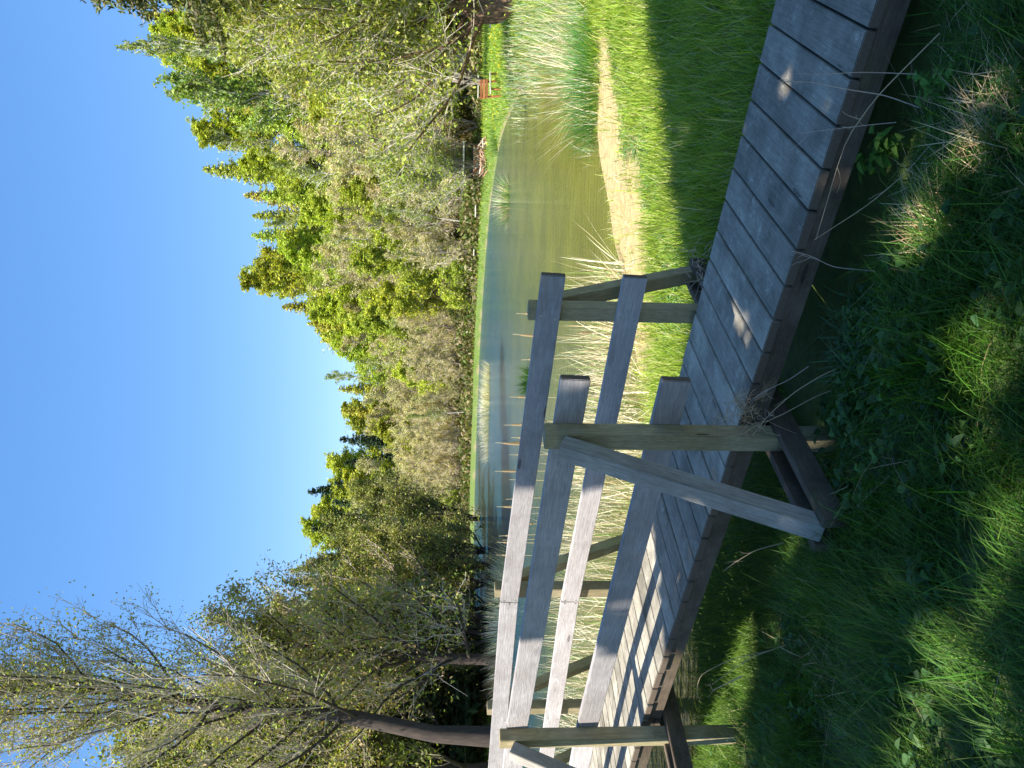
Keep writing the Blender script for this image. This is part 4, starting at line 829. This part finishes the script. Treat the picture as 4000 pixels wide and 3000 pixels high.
# dry straw mounds in the shade
for k, (x, y, lab) in enumerate(((3890, 500, 'pale matted straw mound in the near corner of the shade'), (3640, 860, 'small dry straw patch below the nettle clump'))):
    q = atz(x, y, -.1); rr_ = np.random.default_rng(70 + k); m = 170; g = Geo(); a = rr_.normal(0, .08, (m, 2))
    blades(g, np.stack([a[:, 0], a[:, 1], .02 + .05 * np.exp(-(a ** 2).sum(1) / .02) + .01 * rr_.random(m)], 1), rr_.uniform(.08, .26, m), rr_.uniform(.0018, .004, m), rr_.uniform(.9, 1.7, m), rr_.uniform(-.2, .9, m), rr_, mixc(rr_, m, ((.50, .37, .18), (.36, .25, .12), (.62, .50, .28)), None, .15), rr_.normal(1.2, .8, m))
    o = g.obj('straw_mound', [STRAW]); o.location = (q[0], q[1], gz(q[0], q[1])); tag(o, lab, 'dead grass')
# ------------------------------------------------------------------ bench, shelter, firewood on the far bank
def set_thing(name, loc, rz, label, cat, group=None):
    o = empty(name, loc, rz); parent_loc[o.name] = Vector((0, 0, 0)); tag(o, label, cat, group); return o
q = atd(1940, 335, 37.0); bl = (q[0], q[1], gz(q[0], q[1]))
b = set_thing('park_bench', bl, YAW * math.pi / 180 + .55, 'orange brown slatted bench on the green bank, its seat pale', 'bench')
for k in range(3): board('back_slat', (-.62, .16 + .03 * k, .56 + .12 * k), (.62, .16 + .03 * k, .56 + .12 * k), .03, .095, ORANGE, (0, .25, 1), b)
for k in range(3): board('seat_slat', (-.62, -.24 + .13 * k, .42), (.62, -.24 + .13 * k, .42), .11, .035, PALEW if k < 2 else ORANGE, UP, b)
for sx in (-.5, .5):
    board('leg', (sx, -.22, -.05), (sx, -.22, .40), .06, .07, ORANGE, (0, 1, 0), b); board('leg', (sx, .12, -.05), (sx, .26, .88), .06, .07, ORANGE, (0, 1, 0), b)
q = atd(1880, 340, 52.0); b = set_thing('plank_bench', (q[0], q[1], gz(q[0], q[1])), YAW * math.pi / 180, 'pale low plank seat against the bushes behind the orange bench', 'bench')
board('seat', (-.65, 0, .42), (.65, 0, .42), .3, .06, PALEW, UP, b)
for sx in (-.5, .5): board('leg', (sx, 0, -.1), (sx, 0, .39), .26, .07, BEAM, (0, 1, 0), b)
for (yy, dd, lab) in ((826, 57, 'short pale plank seat on the far bank behind the lone reed tuft'), (980, 60, 'dark little plank seat on the far bank, farther than the pale one')):
    q = place_dir(yy, dd); b = set_thing('plank_bench', q, YAW * math.pi / 180 - .1, lab, 'bench'); board('seat', (-.42, 0, .4), (.42, 0, .4), .28, .07, PALEW, UP, b)
    for sx in (-.3, .3): board('leg', (sx, 0, -.1), (sx, 0, .36), .24, .08, BEAM, (0, 1, 0), b)
q = place_dir(632, 52.5); b = set_thing('firewood_shelter', q, YAW * math.pi / 180 + .05, 'open wooden lean-to with a pale roof beam sheltering firewood', 'shelter')
for sx in (-.95, .95):
    board('post', (sx, -.35, -.2), (sx, -.35, 1.28), .08, .08, BEAM, (0, 1, 0), b); board('post', (sx, .45, -.2), (sx, .45, 1.12), .08, .08, BEAM, (0, 1, 0), b)
board('roof_beam', (-1.1, -.42, 1.33), (1.1, -.42, 1.33), .09, .09, PALEW, UP, b); board('roof', (0, -.36, 1.40), (0, .55, 1.22), 2.2, .035, BEAM, UP, b)
board('back_rail', (-.9, .50, .75), (.9, .50, .75), .03, .12, BEAM, UP, b)
g = Geo(); g2 = Geo(); rl = np.random.default_rng(3); P = []
for k in range(7):
    for j in range(15): P.append((-.86 + j * .122 + (k % 2) * .06, -.1 + rl.uniform(-.03, .03), .04 + k * .105))
P = np.array(P); prisms(g, P + [0, -.22, 0], P + [0, .28, 0], .056, .056, 8, mixc(rl, len(P), ((.30, .20, .13), (.45, .30, .20)), None, .2))
an = np.arange(8) * math.pi / 4
for p_ in P: g2.add(np.stack([p_[0] + .054 * np.cos(an), np.full(8, p_[1] - .222), p_[2] + .054 * np.sin(an)], 1), [list(range(8))], tuple(mixc(rl, 1, ((.62, .34, .18), (.70, .52, .34), (.48, .22, .12)))[0]))
fp = set_thing('firewood_pile', q, YAW * math.pi / 180 + .05, 'stacked reddish firewood logs under the wooden lean-to', 'firewood')
g.obj('logs', [STRAW], fp); g2.obj('log_ends', [STRAW], fp)
q = place_dir(610, 49.5); g = Geo(); P = np.stack([rl.uniform(-1.2, .9, 50), rl.uniform(-.4, .4, 50), rl.uniform(.0, .35, 50)], 1); D = norm(rl.normal(size=(50, 3)) * (1, .5, .3)) * rl.uniform(.15, .4, (50, 1))
prisms(g, P - D, P + D, .05, .03, 6, mixc(rl, 50, ((.55, .36, .24), (.66, .56, .44), (.35, .2, .13)), None, .2)); o = g.obj('brushwood_heap', [STRAW]); o.location = q; tag(o, 'loose heap of reddish split wood in front of the lean-to', 'firewood')
q = atd(1940, 5, 33); b = set_thing('picnic_table', (q[0], q[1], gz(q[0], q[1])), YAW * math.pi / 180 + .1, 'pale table board seen behind the gnarled willow trunk', 'table')
board('table_top', (-.9, 0, .55), (.55, 0, .55), .6, .05, PALEW, UP, b)
for sx in (-.6, .35): board('leg', (sx, 0, -.1), (sx, 0, .52), .5, .07, PALEW, (0, 1, 0), b)
